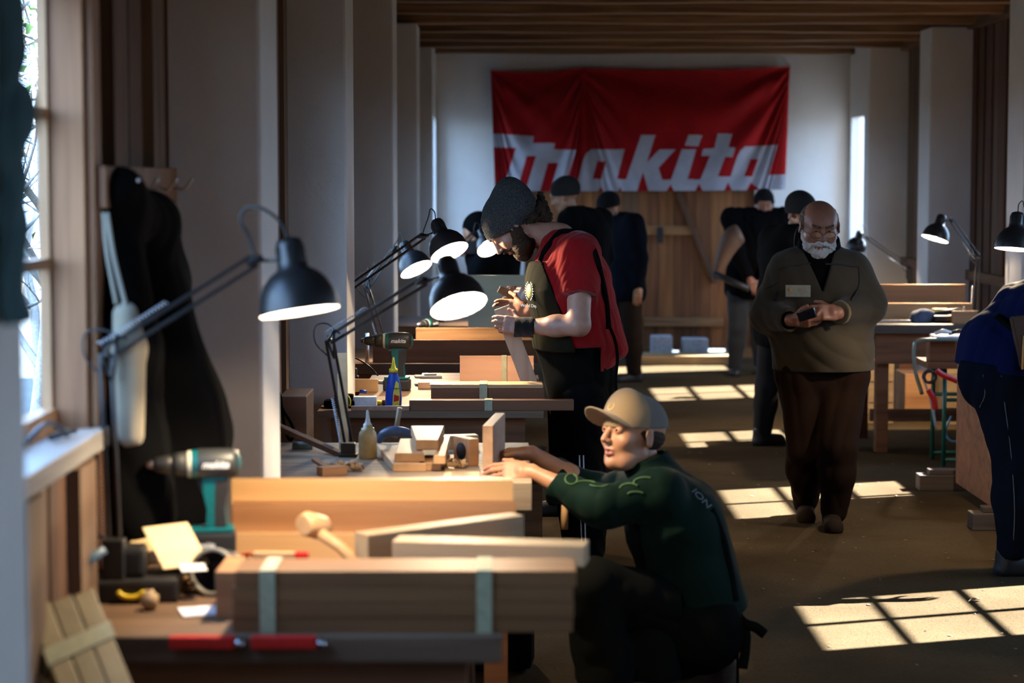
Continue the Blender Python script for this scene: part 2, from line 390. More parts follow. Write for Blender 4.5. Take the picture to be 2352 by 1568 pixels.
# ================================================================== work benches
def board(name, L, D, H, mat, loc, rz=0, rx=0, ry=0, bev=.002, parent=None, label=None, cat=None, group=None):
    q = MB(); q.box((-L/2, -D/2, 0), (L/2, D/2, H), bev=bev)
    o = q.build(name, mat, parent, loc=loc, rot=(rx, ry, rz)); return tag(o, label, cat, group)
def bench(x0, x1, y0, y1, h, label, topm=BENCHTOP, thick=.06, apron=BENCHRED, apz=.2, legs=((0, 0), (1, 0), (0, 1), (1, 1)), cat='workbench', edge=0, notch=None):
    e = empty('workbench', ((x0+x1)/2, (y0+y1)/2, 0), 0, label, cat); hx, hy = (x1-x0)/2, (y1-y0)/2
    q = MB()
    if notch:                                  # the top is cut back around a pillar
        nx, ny = notch[0] - (x0+x1)/2, notch[1] - (y0+y1)/2
        q.prism([(-hx, -hy), (hx, -hy), (hx, hy), (nx, hy), (nx, ny), (-hx, ny)], h - thick, h, 0, Matrix(((1, 0, 0, 0), (0, 0, 1, 0), (0, 1, 0, 0), (0, 0, 0, 1))))
    else: q.box((-hx, -hy, h - thick), (hx, hy, h), bev=.004 if not edge else edge)
    q.build('bench_top', topm, e)
    q = MB(); q.box((-hx + .06, -hy + .04, h - thick - apz), (hx - .08, -hy + .07, h - thick)); q.build('apron', apron, e)
    q = MB(); q.box(((nx if notch else -hx) + .06, hy - .07, h - thick - apz), (hx - .08, hy - .04, h - thick)); q.build('apron', apron, e)
    for (i, j) in legs:
        lx = (-hx + .07, hx - .16)[i]; ly = (-hy + .075, hy - .165)[j]; q = MB(); q.box((lx, ly, 0), (lx + .08, ly + .09, h - thick), bev=.003); q.build('leg', BENCHRED, e)
    q = MB(); q.box(((nx + .03 if notch else -hx) + .1, -.03, .16), (hx - .12, .03, .24)); q.build('stretcher', BENCHRED, e)
    return e
p1 = atz(700, 1462, .8); B1F = p1.y
bench(-.98, -.01, B1F, B1F + 1.15, .8, 'nearest wooden workbench under the leaning slat bundle and dark desk lamp', edge=.006)
p2 = atz(700, 1108, .8); B2F = p2.y
bench(-.97, at(1222, 1108, B2F).x, B2F, B2F + 1.05, .8, 'second workbench along the wall, where the person in the tan cap works', topm=wood('light_bench_top', (.42, .32, .22), (.24, .17, .11), 0), thick=.095)
p3 = atz(700, 944, .8); B3F = p3.y
bench(-.82, at(1249, 950, B3F).x, B3F, B3F + 1.66, .8, 'third workbench, in front of the bearded person in the red shirt', thick=.03, notch=(-.69, 9.24), legs=((1, 0), (1, 1)))
bench(-.9, .15, 11.3, 12.3, .8, 'fourth workbench, behind the bearded person, under the teal-lit desk lamp')
bench(-.85, .12, 14.2, 15.2, .8, 'farthest workbench along the left wall, before the photographing person')
# right side
bench(at(1995, 750, 13.6).x, 3.4, 13.6, 14.6, .85, 'right-hand workbench with long gleaming boards behind the bearded person in fleece', topm=wood('dark_bench_top', (.10, .075, .06), (.05, .035, .028), 0))
b5 = empty('workbench', (at(2235, 1000, 11.6).x + .40, 11.7, 0), 0, 'wooden cabinet workbench on sledge feet beside the person in blue', 'workbench')
q = MB(); q.box((-.42, -1.3, .76), (.36, .25, .84), bev=.004); q.build('bench_top', BENCHTOP, b5)
q = MB(); q.box((-.43, -1.2, .06), (-.38, .2, .76), bev=.003); q.build('side_panel', BENCHRED, b5)
q = MB(); q.box((.28, -1.2, .06), (.33, .2, .76), bev=.003); q.build('side_panel', BENCHRED, b5)
q = MB(); q.box((-.38, .1, .1), (.28, .15, .6)); q.build('back_panel', BENCHRED, b5)
for yy in (.28, -1.1):
    q = MB(); q.box((-.62, yy, 0), (.34, yy + .12, .09), bev=.006); q.box((-.56, yy + .02, .09), (.30, yy + .1, .12), bev=.004); q.build('sledge_foot', MATS['dark_bench_top'], b5)
bench(at(2130, 745, 17.2).x - .35, 3.4, 17.2, 18.0, .82, 'far right-hand workbench by the white post')

# ================================================================== desk lamps
def desk_lamp(label, base, elbow, joint, neck, axis, rad=.092, power=10, cordloop=True, warm=(1, .77, .50), basekind='clamp', mat=BLACK, up=1, lift=0):
    e = empty('desk_lamp', base, 0, label, 'lamp', 'sprung desk lamps on the workbenches'); B = Vector(base)
    elbow, joint, neck = Vector(elbow) - B, Vector(joint) - B, Vector(neck) - B; axis = Vector(axis).normalized(); O = Vector((0, 0, 0))
    q = MB(); (q.box((-.026, -.022, 0), (.026, .022, .05 + lift), bev=.004), q.box((-.034, -.03, 0), (.034, .03, .012), bev=.003)) if basekind == 'clamp' else q.lathe([(.0, .0), (.085, .0), (.085, .018), (.03, .03), (.015, .06), (0, .06)], 28)
    q.build('lamp_base', BLACKP, e, loc=(0, 0, 0))
    def arm(name, a, b, sp_end):
        d = (b - a).normalized(); s = d.cross(Vector((0, 1, 0))).normalized() * .013; q = MB()
        M_ = frame_z(d)
        for t in (-1, 1): q.obox((a + b) / 2 + s * t, (.0045, .0045, (b - a).length / 2), M_, bev=.001)
        q.build(name, mat, e)
        q = MB(); a2, b2 = (a, a.lerp(b, .45)); off = s * 2.3
        pts = [a2 + off * .9 + (b2 - a2) * t + (s.normalized() * math.cos(t * 130) + Vector((0, 1, 0)) * math.sin(t * 130)) * .005 for t in [i / 160 for i in range(161)]]
        q.tube(pts, .0012, 5); q.build('spring', STEEL, e)
    arm('lower_arm', Vector((0, 0, .055 + lift)), elbow, 0); arm('upper_arm', elbow, joint, 0)
    q = MB(); d = (joint - elbow).normalized(); s = d.cross(Vector((0, 1, 0))).normalized()
    for yy in (-.009, .009):
        Y_ = Vector((0, yy, 0)); pts = [elbow + s * .02 + d * .045 + Y_, elbow - d * .012 + Y_, elbow - s * .028 + Vector((0, 0, -.04)) + Y_, elbow + s * .02 + d * .045 + Y_]
        q.tube(pts, .004, 6)
    q.tube([elbow - Vector((0, .014, 0)), elbow + Vector((0, .014, 0))], .007, 10); q.build('elbow_bracket', mat, e)
    q = MB(); q.tube([joint - Vector((0, .014, 0)), joint + Vector((0, .014, 0))], .013, 12); q.obox(joint, (.022, .006, .02), frame_z(d), bev=.003)
    nb = neck + axis * .055; q.tube([joint, nb.lerp(joint, .3), nb], .0045, 6); q.build('head_joint', mat, e)
    # shade: local z runs back from the opening to the neck
    M_ = frame_z(-axis); L = .175 * rad / .092; r = rad
    T = Matrix.Translation(neck + axis * L) @ M_.to_4x4()
    k = r / .092
    outer = [(r, 0), (r * 1.0, .004), (r * .985, .02 * k), (r * .93, .045 * k), (r * .80, .07 * k), (r * .60, .09 * k), (.036 * k, .102 * k), (.034 * k, .12 * k), (.032 * k, .158 * k), (.026 * k, .170 * k), (.010 * k, .175 * k), (.0, .175 * k)]
    inner = [(.0, .150 * k), (.024 * k, .148 * k), (.027 * k, .105 * k), (r * .57, .086 * k), (r * .775, .067 * k), (r * .91, .043 * k), (r * .965, .019 * k), (r * .985, .001), (r, 0)]
    q = MB(); q.lathe([(a_, b_, 0) for a_, b_ in outer], 48); n_ = len(q.bm.verts)
    q.lathe([(a_, b_, 1) for a_, b_ in inner], 48)
    sh = q.build('lamp_shade', [mat, WHITEIN], e, normals=False); sh.matrix_local = T
    q = MB()
    for i in range(10):
        a_ = 2 * math.pi * i / 10; c_ = Vector((math.cos(a_) * .0335 * k, math.sin(a_) * .0335 * k, .137 * k)); q.obox(c_, (.0006, .002, .016 * k), Matrix.Rotation(a_, 3, 'Z'))
    q.build('vent_slots', plain('slot_black', (.003, .003, .003), .9), sh)
    q = MB(); q.lathe([(.0, .072 * k), (.012 * k, .07 * k), (.024 * k, .055 * k), (.028 * k, .04 * k), (.024 * k, .022 * k), (.012 * k, .012 * k), (0, .010 * k)], 20)
    m_, nt_, b_ = nodes('lit_bulb') if 'lit_bulb' not in MATS else (MATS['lit_bulb'], None, None)
    if nt_:
        b_.inputs['Emission Color'].default_value = (1, .93, .82, 1); b_.inputs['Emission Strength'].default_value = 18; MATS['lit_bulb'] = m_
    q.build('bulb', m_, sh)
    l = bpy.data.lights.new('bulb_light', 'SPOT'); l.energy = power * LAMP; l.color = warm; l.shadow_soft_size = .03; l.spot_size = R(150); l.spot_blend = .35
    lo = bpy.data.objects.new('bulb_light', l); COL.objects.link(lo); lo.parent = sh; lo.location = (0, 0, .004); lo['kind'] = 'helper'
    l2 = bpy.data.lights.new('bulb_glow', 'POINT'); l2.energy = 1.6 * LAMP; l2.color = warm; l2.shadow_soft_size = .01
    lo = bpy.data.objects.new('bulb_glow', l2); COL.objects.link(lo); lo.parent = sh; lo.location = (.0, 0, .006); lo['kind'] = 'helper'
    # cord
    q = MB(); nt0 = neck - axis * .0
    side = (joint - neck); side.z = 0; side = side.normalized() if side.length > .01 else Vector((-1, 0, 0))
    if cordloop:
        q.tube(curve_pts([nt0, nt0 + Vector((0, 0, .035 * up)) + side * .005, nt0 + Vector((0, 0, .05 * up)) + side * .03, nt0 + Vector((0, 0, .01)) + side * .045, joint + Vector((0, .012, .02)), joint], 8), .0028, 6); q.build('lamp_cord', BLACKP, e); q = MB()
    q.tube(curve_pts([elbow + d * .06, elbow + Vector((-.01, .012, .055)), elbow + Vector((-.05, .012, .045)), elbow + Vector((-.05, .01, -.01)), elbow + Vector((-.005, .01, -.06))], 8), .0028, 6)
    q.build('elbow_cord', BLACKP, e)
    return e
T1 = B1F; z8 = .8
BA = Vector((at(262, 1262, 4.90).x, 4.90, .8)); L_A = desk_lamp('large blurred dark desk lamp on the nearest bench, its shade before the first pillar', BA, at(243, 812, 4.88), at(585, 598, 4.95), at(662, 545, 4.93), (.154, -.13, -.97), .094, 9, cordloop=False, lift=.10)
q = MB(); nk = at(662, 545, 4.93) - BA; q.tube([p_ - BA for p_ in curve_pts([at(662, 545, 4.93), at(640, 505, 4.93), at(600, 478, 4.93), at(565, 478, 4.95), at(552, 505, 4.95), at(572, 545, 4.95), at(585, 590, 4.95)], 8)], .0042, 6); q.build('lamp_cord', BLACKP, L_A)
BB = atz(800, 1048, .8); desk_lamp('desk lamp on the second bench, its wide glowing opening tilted towards the camera', BB, at(757, 780, 7.2), at(975, 645, 6.85), at(1022, 592, 6.75), (.26, -.45, -.85), .093, 12, cordloop=False)
BC = atz(808, 868, .8); desk_lamp('black desk lamp standing highest, above the teal drill on the third bench', BC, at(793, 668, BC.y - .02), at(972, 542, 9.65), at(1000, 505, 9.6), (.38, -.40, -.83), .092, 12)
BD = Vector((at(885, 760, 11.6).x, 11.6, .8)); desk_lamp('blue-tinted desk lamp behind the highest one, pointing down to the fourth bench', BD, at(842, 660, 11.6), at(905, 572, 11.55), at(926, 556, 11.5), (.42, -.36, -.83), .093, 12)
BE = Vector((at(1010, 700, 14.6).x, 14.6, .8)); desk_lamp('dark far desk lamp peeking out behind the face of the bearded person', BE, at(1030, 600, 14.6), at(1088, 536, 14.6), at(1103, 528, 14.6), (.40, -.6, -.72), .09, 10)
BG = Vector((at(2240, 700, 14.3).x, 14.3, .85)); desk_lamp('desk lamp over the gleaming boards before the far right pillar', BG, at(2247, 590, 14.3), at(2185, 505, 14.35), at(2165, 492, 14.4), (-.30, -.12, -.94), .094, 36, cordloop=False)
BH = Vector((at(2400, 800, 10.4).x, 10.4, .84)); desk_lamp('desk lamp at the right edge of the picture, above the person in blue', BH, at(2420, 620, 10.3), at(2375, 520, 10.0), at(2338, 486, 9.95), (-.10, -.12, -.98), .095, 12)
BI = Vector((at(2090, 700, 17.6).x, 17.6, .82)); desk_lamp('dark far desk lamp beside the bright end window, turned away', BI, at(2088, 612, 17.6), at(1992, 545, 17.6), at(1976, 530, 17.6), (-.15, .35, -.9), .085, 9)
# ================================================================== things on the benches
def bpx(name, pa, pb, py, Y, z0, H, D, mat, label, cat='board', group=None, rz=0, bev=.002, parent=None, rx=0):
    xa, xb = at(pa, py, Y).x, at(pb, py, Y).x; q = MB(); L = xb - xa
    q.box((-L/2, 0, 0), (L/2, D, H), bev=bev); o = q.build(name, mat, parent, loc=((xa + xb)/2, Y, z0), rot=(rx, 0, rz)); return tag(o, label, cat, group)
def bundle(label, pa, pb, py, Y, z0, heights, D, mats, tapes, group='bundles of boards on the benches', upright=False, end=None, rz=0, slip=.006):
    xa, xb = at(pa, py, Y).x, at(pb, py, Y).x; L = xb - xa
    e = empty('board_bundle', ((xa + xb)/2, Y, z0), rz, label, 'board bundle', group); z = 0; y = 0; zt = 0
    for k, h in enumerate(heights):
        q = MB(); s_ = random.uniform(-slip, slip)
        if upright: q.box((-L/2 + s_, y, 0), (L/2 + s_, y + D - .001, h), bev=.0015); y += D; zt = max(zt, h)
        else: q.box((-L/2 + s_, abs(s_), z), (L/2 + s_, D, z + h - .001), bev=.0015); z += h; zt = z; y = D
        q.build('board', mats[k % len(mats)], e)
    for t in tapes:
        xt = -L/2 + t * L; q = MB(); q.box((xt - .017, -.0025, -.0005), (xt + .017, y + .0025, zt + .002)); q.build('tape_band', MASK, e)
    return e
# ---- nearest bench
Z = .8
bundle('big taped board bundle on the front edge of the nearest bench, overhanging its right end', 536, 1320, 1380, B1F + .04, Z, [.034, .034, .034, .036], .16, [wood('shaded_brown_board', (.22, .10, .036), (.145, .06, .022), 0, .55, .8, .12)], [.10, .735])
q = MB(); a = at(490, 1380, B1F + .16); q.box((0, 0, 0), (.045, .2, .11), bev=.003); tag(q.build('wood_block', CEDAR, loc=(a.x + .002, B1F + .18, Z)), 'short reddish block beside the left end of the big taped bundle', 'block')
# stepped planks at the back of the bench
bundle('three stepped long planks standing on edge at the back of the nearest bench', 524, 1182, 1200, B1F + .92, Z, [.07, .145, .20], .045, [PINE, CEDAR, wood('warm_pine', (.76, .45, .19), (.58, .32, .12), 0)], [], upright=True)
# two angled beams
def beam(label, A, Bp, w_, h_, mat, cat='beam', roll=0):
    A, Bp = Vector(A), Vector(Bp); d = (Bp - A); M_ = d.to_track_quat('X', 'Z').to_matrix(); q = MB(); L = d.length
    q.box((-L/2, -w_/2, 0), (L/2, w_/2, h_), bev=.002); o = q.build('beam', mat, None); o.matrix_world = Matrix.Translation((A + Bp)/2) @ M_.to_4x4(); return tag(o, label, cat, 'squared beams on the nearest bench')
A = at(828, 1292, 5.02); Bq = at(1188, 1252, 5.3)
beam('squared beam lying askew behind the big taped bundle, dark end grain to the left', (A.x, 5.05, Z + .075), (Bq.x, 5.33, Z + .078), .06, .062, [ASHY])
beam('pale beam sticking out to the right beyond the big taped bundle', (at(900, 1300, 4.82).x, 5.00, Z + .084), (at(1352, 1300, 4.82).x, 4.93, Z + .084), .09, .050, [ASHY])
bpx('wood_block', 862, 1180, 1300, 5.13, Z, .072, .16, PINE, 'low pale block carrying the askew squared beam', 'block')
bpx('wood_block', 560, 1290, 1330, B1F + .24, Z, .083, .13, PINE, 'flat pale board lying between the big taped bundle and the beams')
# mallet
e = empty('wooden_mallet', (at(694, 1230, 5.2).x, 5.24, Z), .9, 'pale wooden mallet leaning on the boards of the nearest bench', 'mallet')
q = MB(); q.tube([(-.04, 0, .12), (-.028, 0, .125), (.028, 0, .125), (.04, 0, .12)], [.026, .032, .032, .026], 16); q.build('mallet_head', PINE, e, rot=(0, .3, 0))
q = MB(); q.tube([(.03, 0, .115), (.06, -.07, .07), (.075, -.13, .02)], [.016, .015, .018], 12); q.build('handle', PINE, e)
# thin plywood sheets
PLY = wood('thin_ply', (.80, .62, .34), (.68, .50, .26), 0, .6, .5)
def sheet(label, c, sx_, sy_, rot, mat=PLY, cat='sheet', name='plywood_sheet', t=.003, group=None):
    q = MB(); q.box((-sx_/2, -sy_/2, 0), (sx_/2, sy_/2, t)); return tag(q.build(name, mat, loc=c, rot=rot), label, cat, group)
sheet('thin tan plywood offcut lying under the tilted one beside the teal drill', (at(362, 1290, 5.05).x, 5.08, Z + .10), .14, .15, (R(24), 0, .15))
sheet('thin tan plywood offcut tilted with its corner up beside the nearest teal drill', (at(400, 1255, 4.98).x, 5.0, Z + .115), .125, .13, (R(42), 0, .7))
sheet('white paper slip under the plywood offcuts', (at(446, 1290, 4.95).x, 4.93, Z + .075), .06, .05, (R(10), 0, .3), WHITEP, 'paper', 'paper_slip', .001)
sheet('white and blue paper lying at the front of the nearest bench', (at(480, 1425, 4.75).x, 4.78, Z + .002), .14, .10, (0, 0, .3), plain('printed_paper', (.7, .74, .85), .7, nz=.3, nscale=20), 'paper', 'paper', .002)
# black tool case with yellow crescent handle
e = empty('tool_case', (at(310, 1340, 4.95).x, 4.93, Z), .08, 'black plastic tool case with a yellow crescent, under the near desk lamp', 'case')
q = MB(); q.box((-.10, -.06, 0), (.11, .09, .055), bev=.01); q.build('case_body', BLACKP, e)
q = MB(); q.box((-.07, -.03, .0555), (.03, .07, .125), bev=.012); q.build('case_top', BLACKP, e)
q = MB(); q.tube([(.0 + .032 * math.cos(t), -.064, .038 + .022 * math.sin(t)) for t in [R(200 + 14 * i) for i in range(11)]], .006, 8); q.build('crescent_handle', YELLOW, e)
# shavings
SHAV = wood('fresh_shavings', (.78, .55, .32), (.6, .38, .2), 0, .6)
def shavings(c, n, r, label, seed=1):
    rd = random.Random(seed); q = MB()
    for i in range(n):
        cx, cy = rd.uniform(-r, r), rd.uniform(-r*.6, r*.6); rr = rd.uniform(.006, .014); a0 = rd.uniform(0, 6); w_ = rd.uniform(.008, .018); ax = Matrix.Rotation(rd.uniform(0, 6), 3, 'Z') @ Matrix.Rotation(rd.uniform(-.6, .6), 3, 'X')
        pts = []
        for k in range(13):
            t = a0 + k * .55; s_ = rr * (1 - k * .03); pts.append((s_ * math.cos(t), s_ * math.sin(t)))
        vs = []
        for (u, v_) in pts:
            for h_ in (-w_/2, w_/2): vs.append(ax @ Vector((h_ + u * .3, u, v_)) + Vector((cx, cy, rr + rd.uniform(0, .012))))
        q._add(vs, [(2*k, 2*k+1, 2*k+3, 2*k+2) for k in range(12)])
    o = q.build('wood_shavings', SHAV, loc=c, normals=False); tag(o, label, 'shavings', kind='stuff'); return o
shavings((at(380, 1320, 4.98).x, 5.06, Z), 40, .07, 'curled wood shavings between the black tool case and the round tin on the nearest bench', 2)
shavings((at(560, 1290, 5.2).x + .02, 5.28, Z), 16, .09, 'few curled shavings behind the pale flat board on the nearest bench', 5)
# round open tin lying on its side
e = empty('open_tin', (at(492, 1310, 5.0).x, 4.96, Z + .06), 0, 'dark round open tin lying on its side on the nearest bench', 'tin')
M_ = frame_z((-.25, -.93, .2)).to_4x4(); q = MB(); q.lathe([(.0, -.10), (.052, -.10), (.055, -.09), (.055, .0), (.049, .0), (.049, -.085), (0, -.085)], 32, 0, M_); q.build('tin_body', BLACKP, e)
q = MB(); q.lathe([(.0555, -.012), (.058, -.010), (.058, .002), (.049, .003), (.0485, -.004)], 32, 0, M_); q.build('tin_rim', plain('dull_grey_rim', (.22, .21, .17), .5), e)
# dowel behind tin
q = MB(); q.tube([(0, 0, 0), (.018, 0, .14)], .011, 10); tag(q.build('dowel', ASHY, loc=(at(506, 1250, 5.1).x, 5.11, Z)), 'short grey dowel standing behind the dark round tin', 'dowel')
# red cable loop
q = MB(); q.tube([(.06 * math.cos(t), .11 * math.sin(t), .012 * math.sin(2*t) + .008) for t in [i * math.pi / 20 for i in range(41)]], .004, 8); tag(q.build('red_cable', RED, loc=(at(527, 1240, 5.3).x, 5.33, Z)), 'loop of red cable lying behind the dark tin', 'cable')
# long pale strips
q = MB(); q.tube(curve_pts([(-.09, .05, .05), (-.03, .02, .035), (.03, -.0, .012), (.1, -.02, .004)], 6), .006, 6); tag(q.build('wood_strip', PINE, loc=(at(610, 1265, 5.1).x, 5.13, Z)), 'long pale curved wood strip pointing to the red-tipped stick', 'strip')
e = empty('flat_stick', (at(640, 1300, 4.95).x, 4.99, Z + .0), -.03, 'flat pale stick with a red end behind the big taped bundle', 'stick'); q = MB(); q.box((-.065, -.012, .084), (.035, .012, .102), bev=.002); q.build('stick_body', PINE, e); q = MB(); q.box((.035, -.012, .084), (.068, .012, .102), bev=.003); q.build('red_end', RED, e)
# red clamps on the front edge
for (pa, pb, lab) in ((388, 538, 'red clamp bar at the bench front, left one beside the paper'), (576, 726, 'red clamp bar at the bench front under the left end of the big taped bundle')):
    xa, xb = at(pa, 1450, B1F - .02).x, at(pb, 1450, B1F - .02).x; e = empty('red_clamp', ((xa+xb)/2, B1F - .016, Z - .01), 0, lab, 'clamp', 'red clamps on the nearest bench')
    q = MB(); q.box((-(xb-xa)/2, -.014, -.012), ((xb-xa)/2, .014, .016), bev=.005); q.build('clamp_bar', RED, e)
    q = MB(); q.tube([((xb-xa)/2 - .001, 0, 0), ((xb-xa)/2 + .02, 0, -.004)], .009, 10); q.build('clamp_screw', STEEL, e)
# crumpled masking tape ball
q = MB(); q.lathe([(0, 0), (.014, .004), (.022, .016), (.02, .032), (.009, .042), (0, .043)], 12); o = q.build('tape_ball', ASHY, loc=(at(345, 1400, 4.8).x, 4.8, Z)); tag(o, 'crumpled grey lump before the black tool case', 'lump')
for v_ in o.data.vertices: v_.co *= 1 + random.uniform(-.2, .2)
# chisel with grey-blue handle pointing to the wall
e = empty('chisel', (at(175, 1345, 4.7).x + .01, 4.74, Z + .10), 0, 'chisel with blue-grey handle leaning by the slat bundle', 'chisel')
q = MB(); q.tube([(.045, .02, .05), (0, 0, .02), (-.03, -.01, .0)], [.010, .012, .008], 10); q.build('handle', plain('blue_grey', (.08, .14, .2), .4), e)
q = MB(); q.tube([(-.03, -.01, .0), (-.09, -.03, -.04)], [.006, .005], 8); q.build('blade', STEEL, e)
q = MB(); q.tube(curve_pts([(-.03, 0, 0), (-.02, 0, .06), (.01, 0, .09), (.03, 0, .095)], 6), .006, 8); tag(q.build('grey_hose', plain('grey_hose', (.30, .28, .22), .5), loc=(at(222, 1290, 4.95).x, 4.9, Z + .06)), 'short curved grey hose beside the base of the near desk lamp', 'hose')
# leaning slat bundle in the corner, close to the camera
e = empty('slat_bundle', (0, 0, 0), 0, 'bundle of pale slats with a tape band leaning in the near left corner', 'slat bundle')
A0 = at(65, 1400, 4.32); A1 = at(212, 1338, 4.45); D0 = at(140, 1600, 4.15); D1 = at(352, 1600, 4.28)
u = (A1 - A0); dn = (D0 - A0).normalized(); nrm = u.cross(dn).normalized(); Lw = u.length; Ld = .55; un = (u - dn * u.dot(dn)).normalized()
e.location = A0; nrm = u.cross(dn).normalized() * (-1 if u.cross(dn).y < 0 else 1); uu = u.normalized()
M_ = Matrix((uu, nrm, -dn)).transposed().to_4x4(); ws = Lw / 3
for i in range(3):
    q = MB(); q.box((i * ws + .002, 0, -Ld), ((i+1) * ws - .002, .035 if i != 1 else .028, -.006 * i), bev=.003, M=M_); q.build('slat', [wood('slat_wood', (.30, .235, .12), (.21, .155, .075), 2, .55)], e)
q = MB(); q.box((-.003, -.003, -.16), (Lw + .003, .038, -.115), M=M_); q.build('tape_band', MASK, e)
# ---- cordless drill
def drill(label, P, yaw, s=1, tilt=0):
    e = empty('cordless_drill', P, (0, 0, yaw), label, 'drill', 'teal cordless drills'); MX = Matrix.Rotation(R(90), 4, 'Y')
    T = lambda x, z: Matrix.Translation((x * s, 0, z * s)) @ Matrix.Rotation(-R(90), 4, 'Y')
    S = lambda pr: [(a_ * s, b_ * s) for a_, b_ in pr]
    q = MB(); q.lathe(S([(0, .062), (.006, .062), (.007, .050), (.0, .050)]), 12, 0, T(-.062, .185)); q.lathe(S([(0, .05), (.011, .05), (.016, .04), (.019, .025), (.020, .0), (0, 0)]), 24, 0, T(-.062, .185)); q.build('chuck', BLACKP, e)
    q = MB(); q.lathe(S([(0, .0621), (.0075, .0621), (.0095, .052), (.011, .0505), (0, .0505)]), 16, 0, T(-.062, .185)); q.build('chuck_jaws', STEEL, e)
    q = MB(); q.lathe(S([(0, .03), (.022, .03), (.024, .02), (.026, .002), (.0, .002)]), 24, 0, T(-.04, .185)); q.build('torque_collar', plain('dark_grip', (.02, .022, .022), .6), e)
    q = MB(); q.lathe(S([(.027, .004), (.0285, .0), (.0285, -.004), (.026, -.006)]), 24, 0, T(-.036, .185)); q.build('collar_ring', plain('pale_ring', (.55, .52, .38), .5), e)
    q = MB(); q.lathe(S([(0, 0), (.027, 0), (.030, -.01), (.031, -.05), (.030, -.085), (.025, -.10), (.015, -.106), (0, -.108)]), 28, 0, T(-.036, .185)); q.build('motor_housing', TEAL, e)
    q = MB(); q.lathe(S([(.0316, -.018), (.0322, -.02), (.0322, -.062), (.0312, -.088), (.0262, -.103), (.0255, -.098)]), 28, 0, T(-.036, .185)); q.build('housing_cover', plain('cover_black', (.025, .028, .028), .45), e)
    g = [(-.012, .165), (.045, .165), (.042, .13), (.034, .09), (.037, .055), (.046, .045), (-.004, .045), (.002, .06), (.0, .09), (-.008, .125)]
    q = MB(); q.prism([(a_ * s, b_ * s) for a_, b_ in g], -.017 * s, .017 * s); bmesh.ops.bevel(q.bm, geom=q.bm.edges[:], offset=.004 * s, segments=2, affect='EDGES'); q.build('grip', TEAL, e)
    g = [(.018, .15), (.0445, .155), (.0435, .13), (.036, .09), (.039, .05), (.016, .05), (.016, .09)]
    q = MB(); q.prism([(a_ * s, b_ * s) for a_, b_ in g], -.0178 * s, .0178 * s); q.build('grip_rubber', BLACKP, e)
    q = MB(); q.prism([(-.020 * s, .148 * s), (-.006 * s, .15 * s), (-.002 * s, .118 * s), (-.012 * s, .122 * s)], -.007 * s, .007 * s); q.build('trigger', BLACKP, e)
    q = MB(); q.box((-.040 * s, -.034 * s, 0), (.060 * s, .034 * s, .042 * s), bev=.007 * s); q.build('battery', BLACKP, e)
    q = MB(); q.box((-.036 * s, -.030 * s, .0425 * s), (.056 * s, .030 * s, .052 * s), bev=.003 * s); q.build('battery_seat', TEAL, e)
    for (x_, z_, sz, sh_) in ((-.010, .180, .021, .35), (-.02, .014, .013, .35)):
        fo = text_mesh('lettering', 'makita', sz * s, WHITEP, e, .0006, sh_, .0006)
        fo.location = (x_ * s, -(.0330 if z_ > .1 else .0352) * s, z_ * s); fo.rotation_euler = (R(90), 0, 0)
    return e
Pd = at(456, 1235, 5.02); drill('nearest teal cordless drill, blurred, standing on its battery before the black coat', (Pd.x + .01, 5.10, Z + .085), R(8), 1.17)
q = MB(); q.box((-.03, -.03, 0), (.06, .06, .0845), bev=.004); tag(q.build('wood_block', WALNUT, loc=(Pd.x + .01, 5.10, Z)), 'dark wood block under the nearest teal drill, behind the plywood offcuts', 'block')
Pd = at(908, 893, 9.85); drill('sharp teal cordless drill under the highest lamp, behind the blue glue bottle', (Pd.x - .005, 9.86, Z), R(-3), 1.27)
Pd = at(985, 745, 11.7); drill('small far teal drill behind the wide glowing lamp', (Pd.x, 11.75, Z), R(60), 1.0)
# ---- second bench
Z = .8
TB = wood('pale_stave', (.86, .54, .29), (.70, .39, .19), 1, .5, .8)
def stave(label, corners, z0, h, mat=TB):       # tapered stave: far-left, far-right, near-right, near-left (x, y)
    q = MB(); vs = [Vector((x, y, z0)) for x, y in corners] + [Vector((x, y, z0 + h)) for x, y in corners]
    c = sum(vs, Vector()) / 8; c.z = z0; vs = [v_ - c for v_ in vs]
    q._add(vs, [(0, 1, 2, 3), (7, 6, 5, 4), (0, 4, 5, 1), (1, 5, 6, 2), (2, 6, 7, 3), (3, 7, 4, 0)]); bmesh.ops.bevel(q.bm, geom=q.bm.edges[:], offset=.002, segments=1, affect='EDGES')
    return tag(q.build('tapered_stave', mat, loc=c), label, 'stave', 'tapered staves on the second bench')
def xy(px, py, z): p = atz(px, py, z); return (p.x, p.y)
YF = 7.08
def ln(pf, pn, z, yf, yn): return [(at(pf[0], 1, yf).x, yf), (at(pf[1], 1, yf).x, yf), (at(pn[1], 1, yn).x, yn), (at(pn[0], 1, yn).x, yn)]
stave('tapered stave lying flat at the left of the group on the second bench', ln((857, 925), (898, 975), 0, 7.65, 7.1), Z, .028)
stave('low tapered stave in the middle of the group, under the raised one', ln((950, 1012), (958, 1010), 0, 7.6, 7.12), Z + .0, .028)
stave('narrow tapered stave lying at the right of the group on the second bench', ln((1016, 1032), (992, 1020), 0, 7.62, 7.08), Z + .0285, .03)
stave('tapered stave resting on its neighbour at the left of the raised one', ln((915, 945), (902, 972), 0, 7.55, 7.14), Z + .0285, .03)
o = stave('raised tapered stave lying on top of the group, wide end away', ln((940, 1018), (952, 1004), 0, 7.62, 7.2), Z + .062, .035)
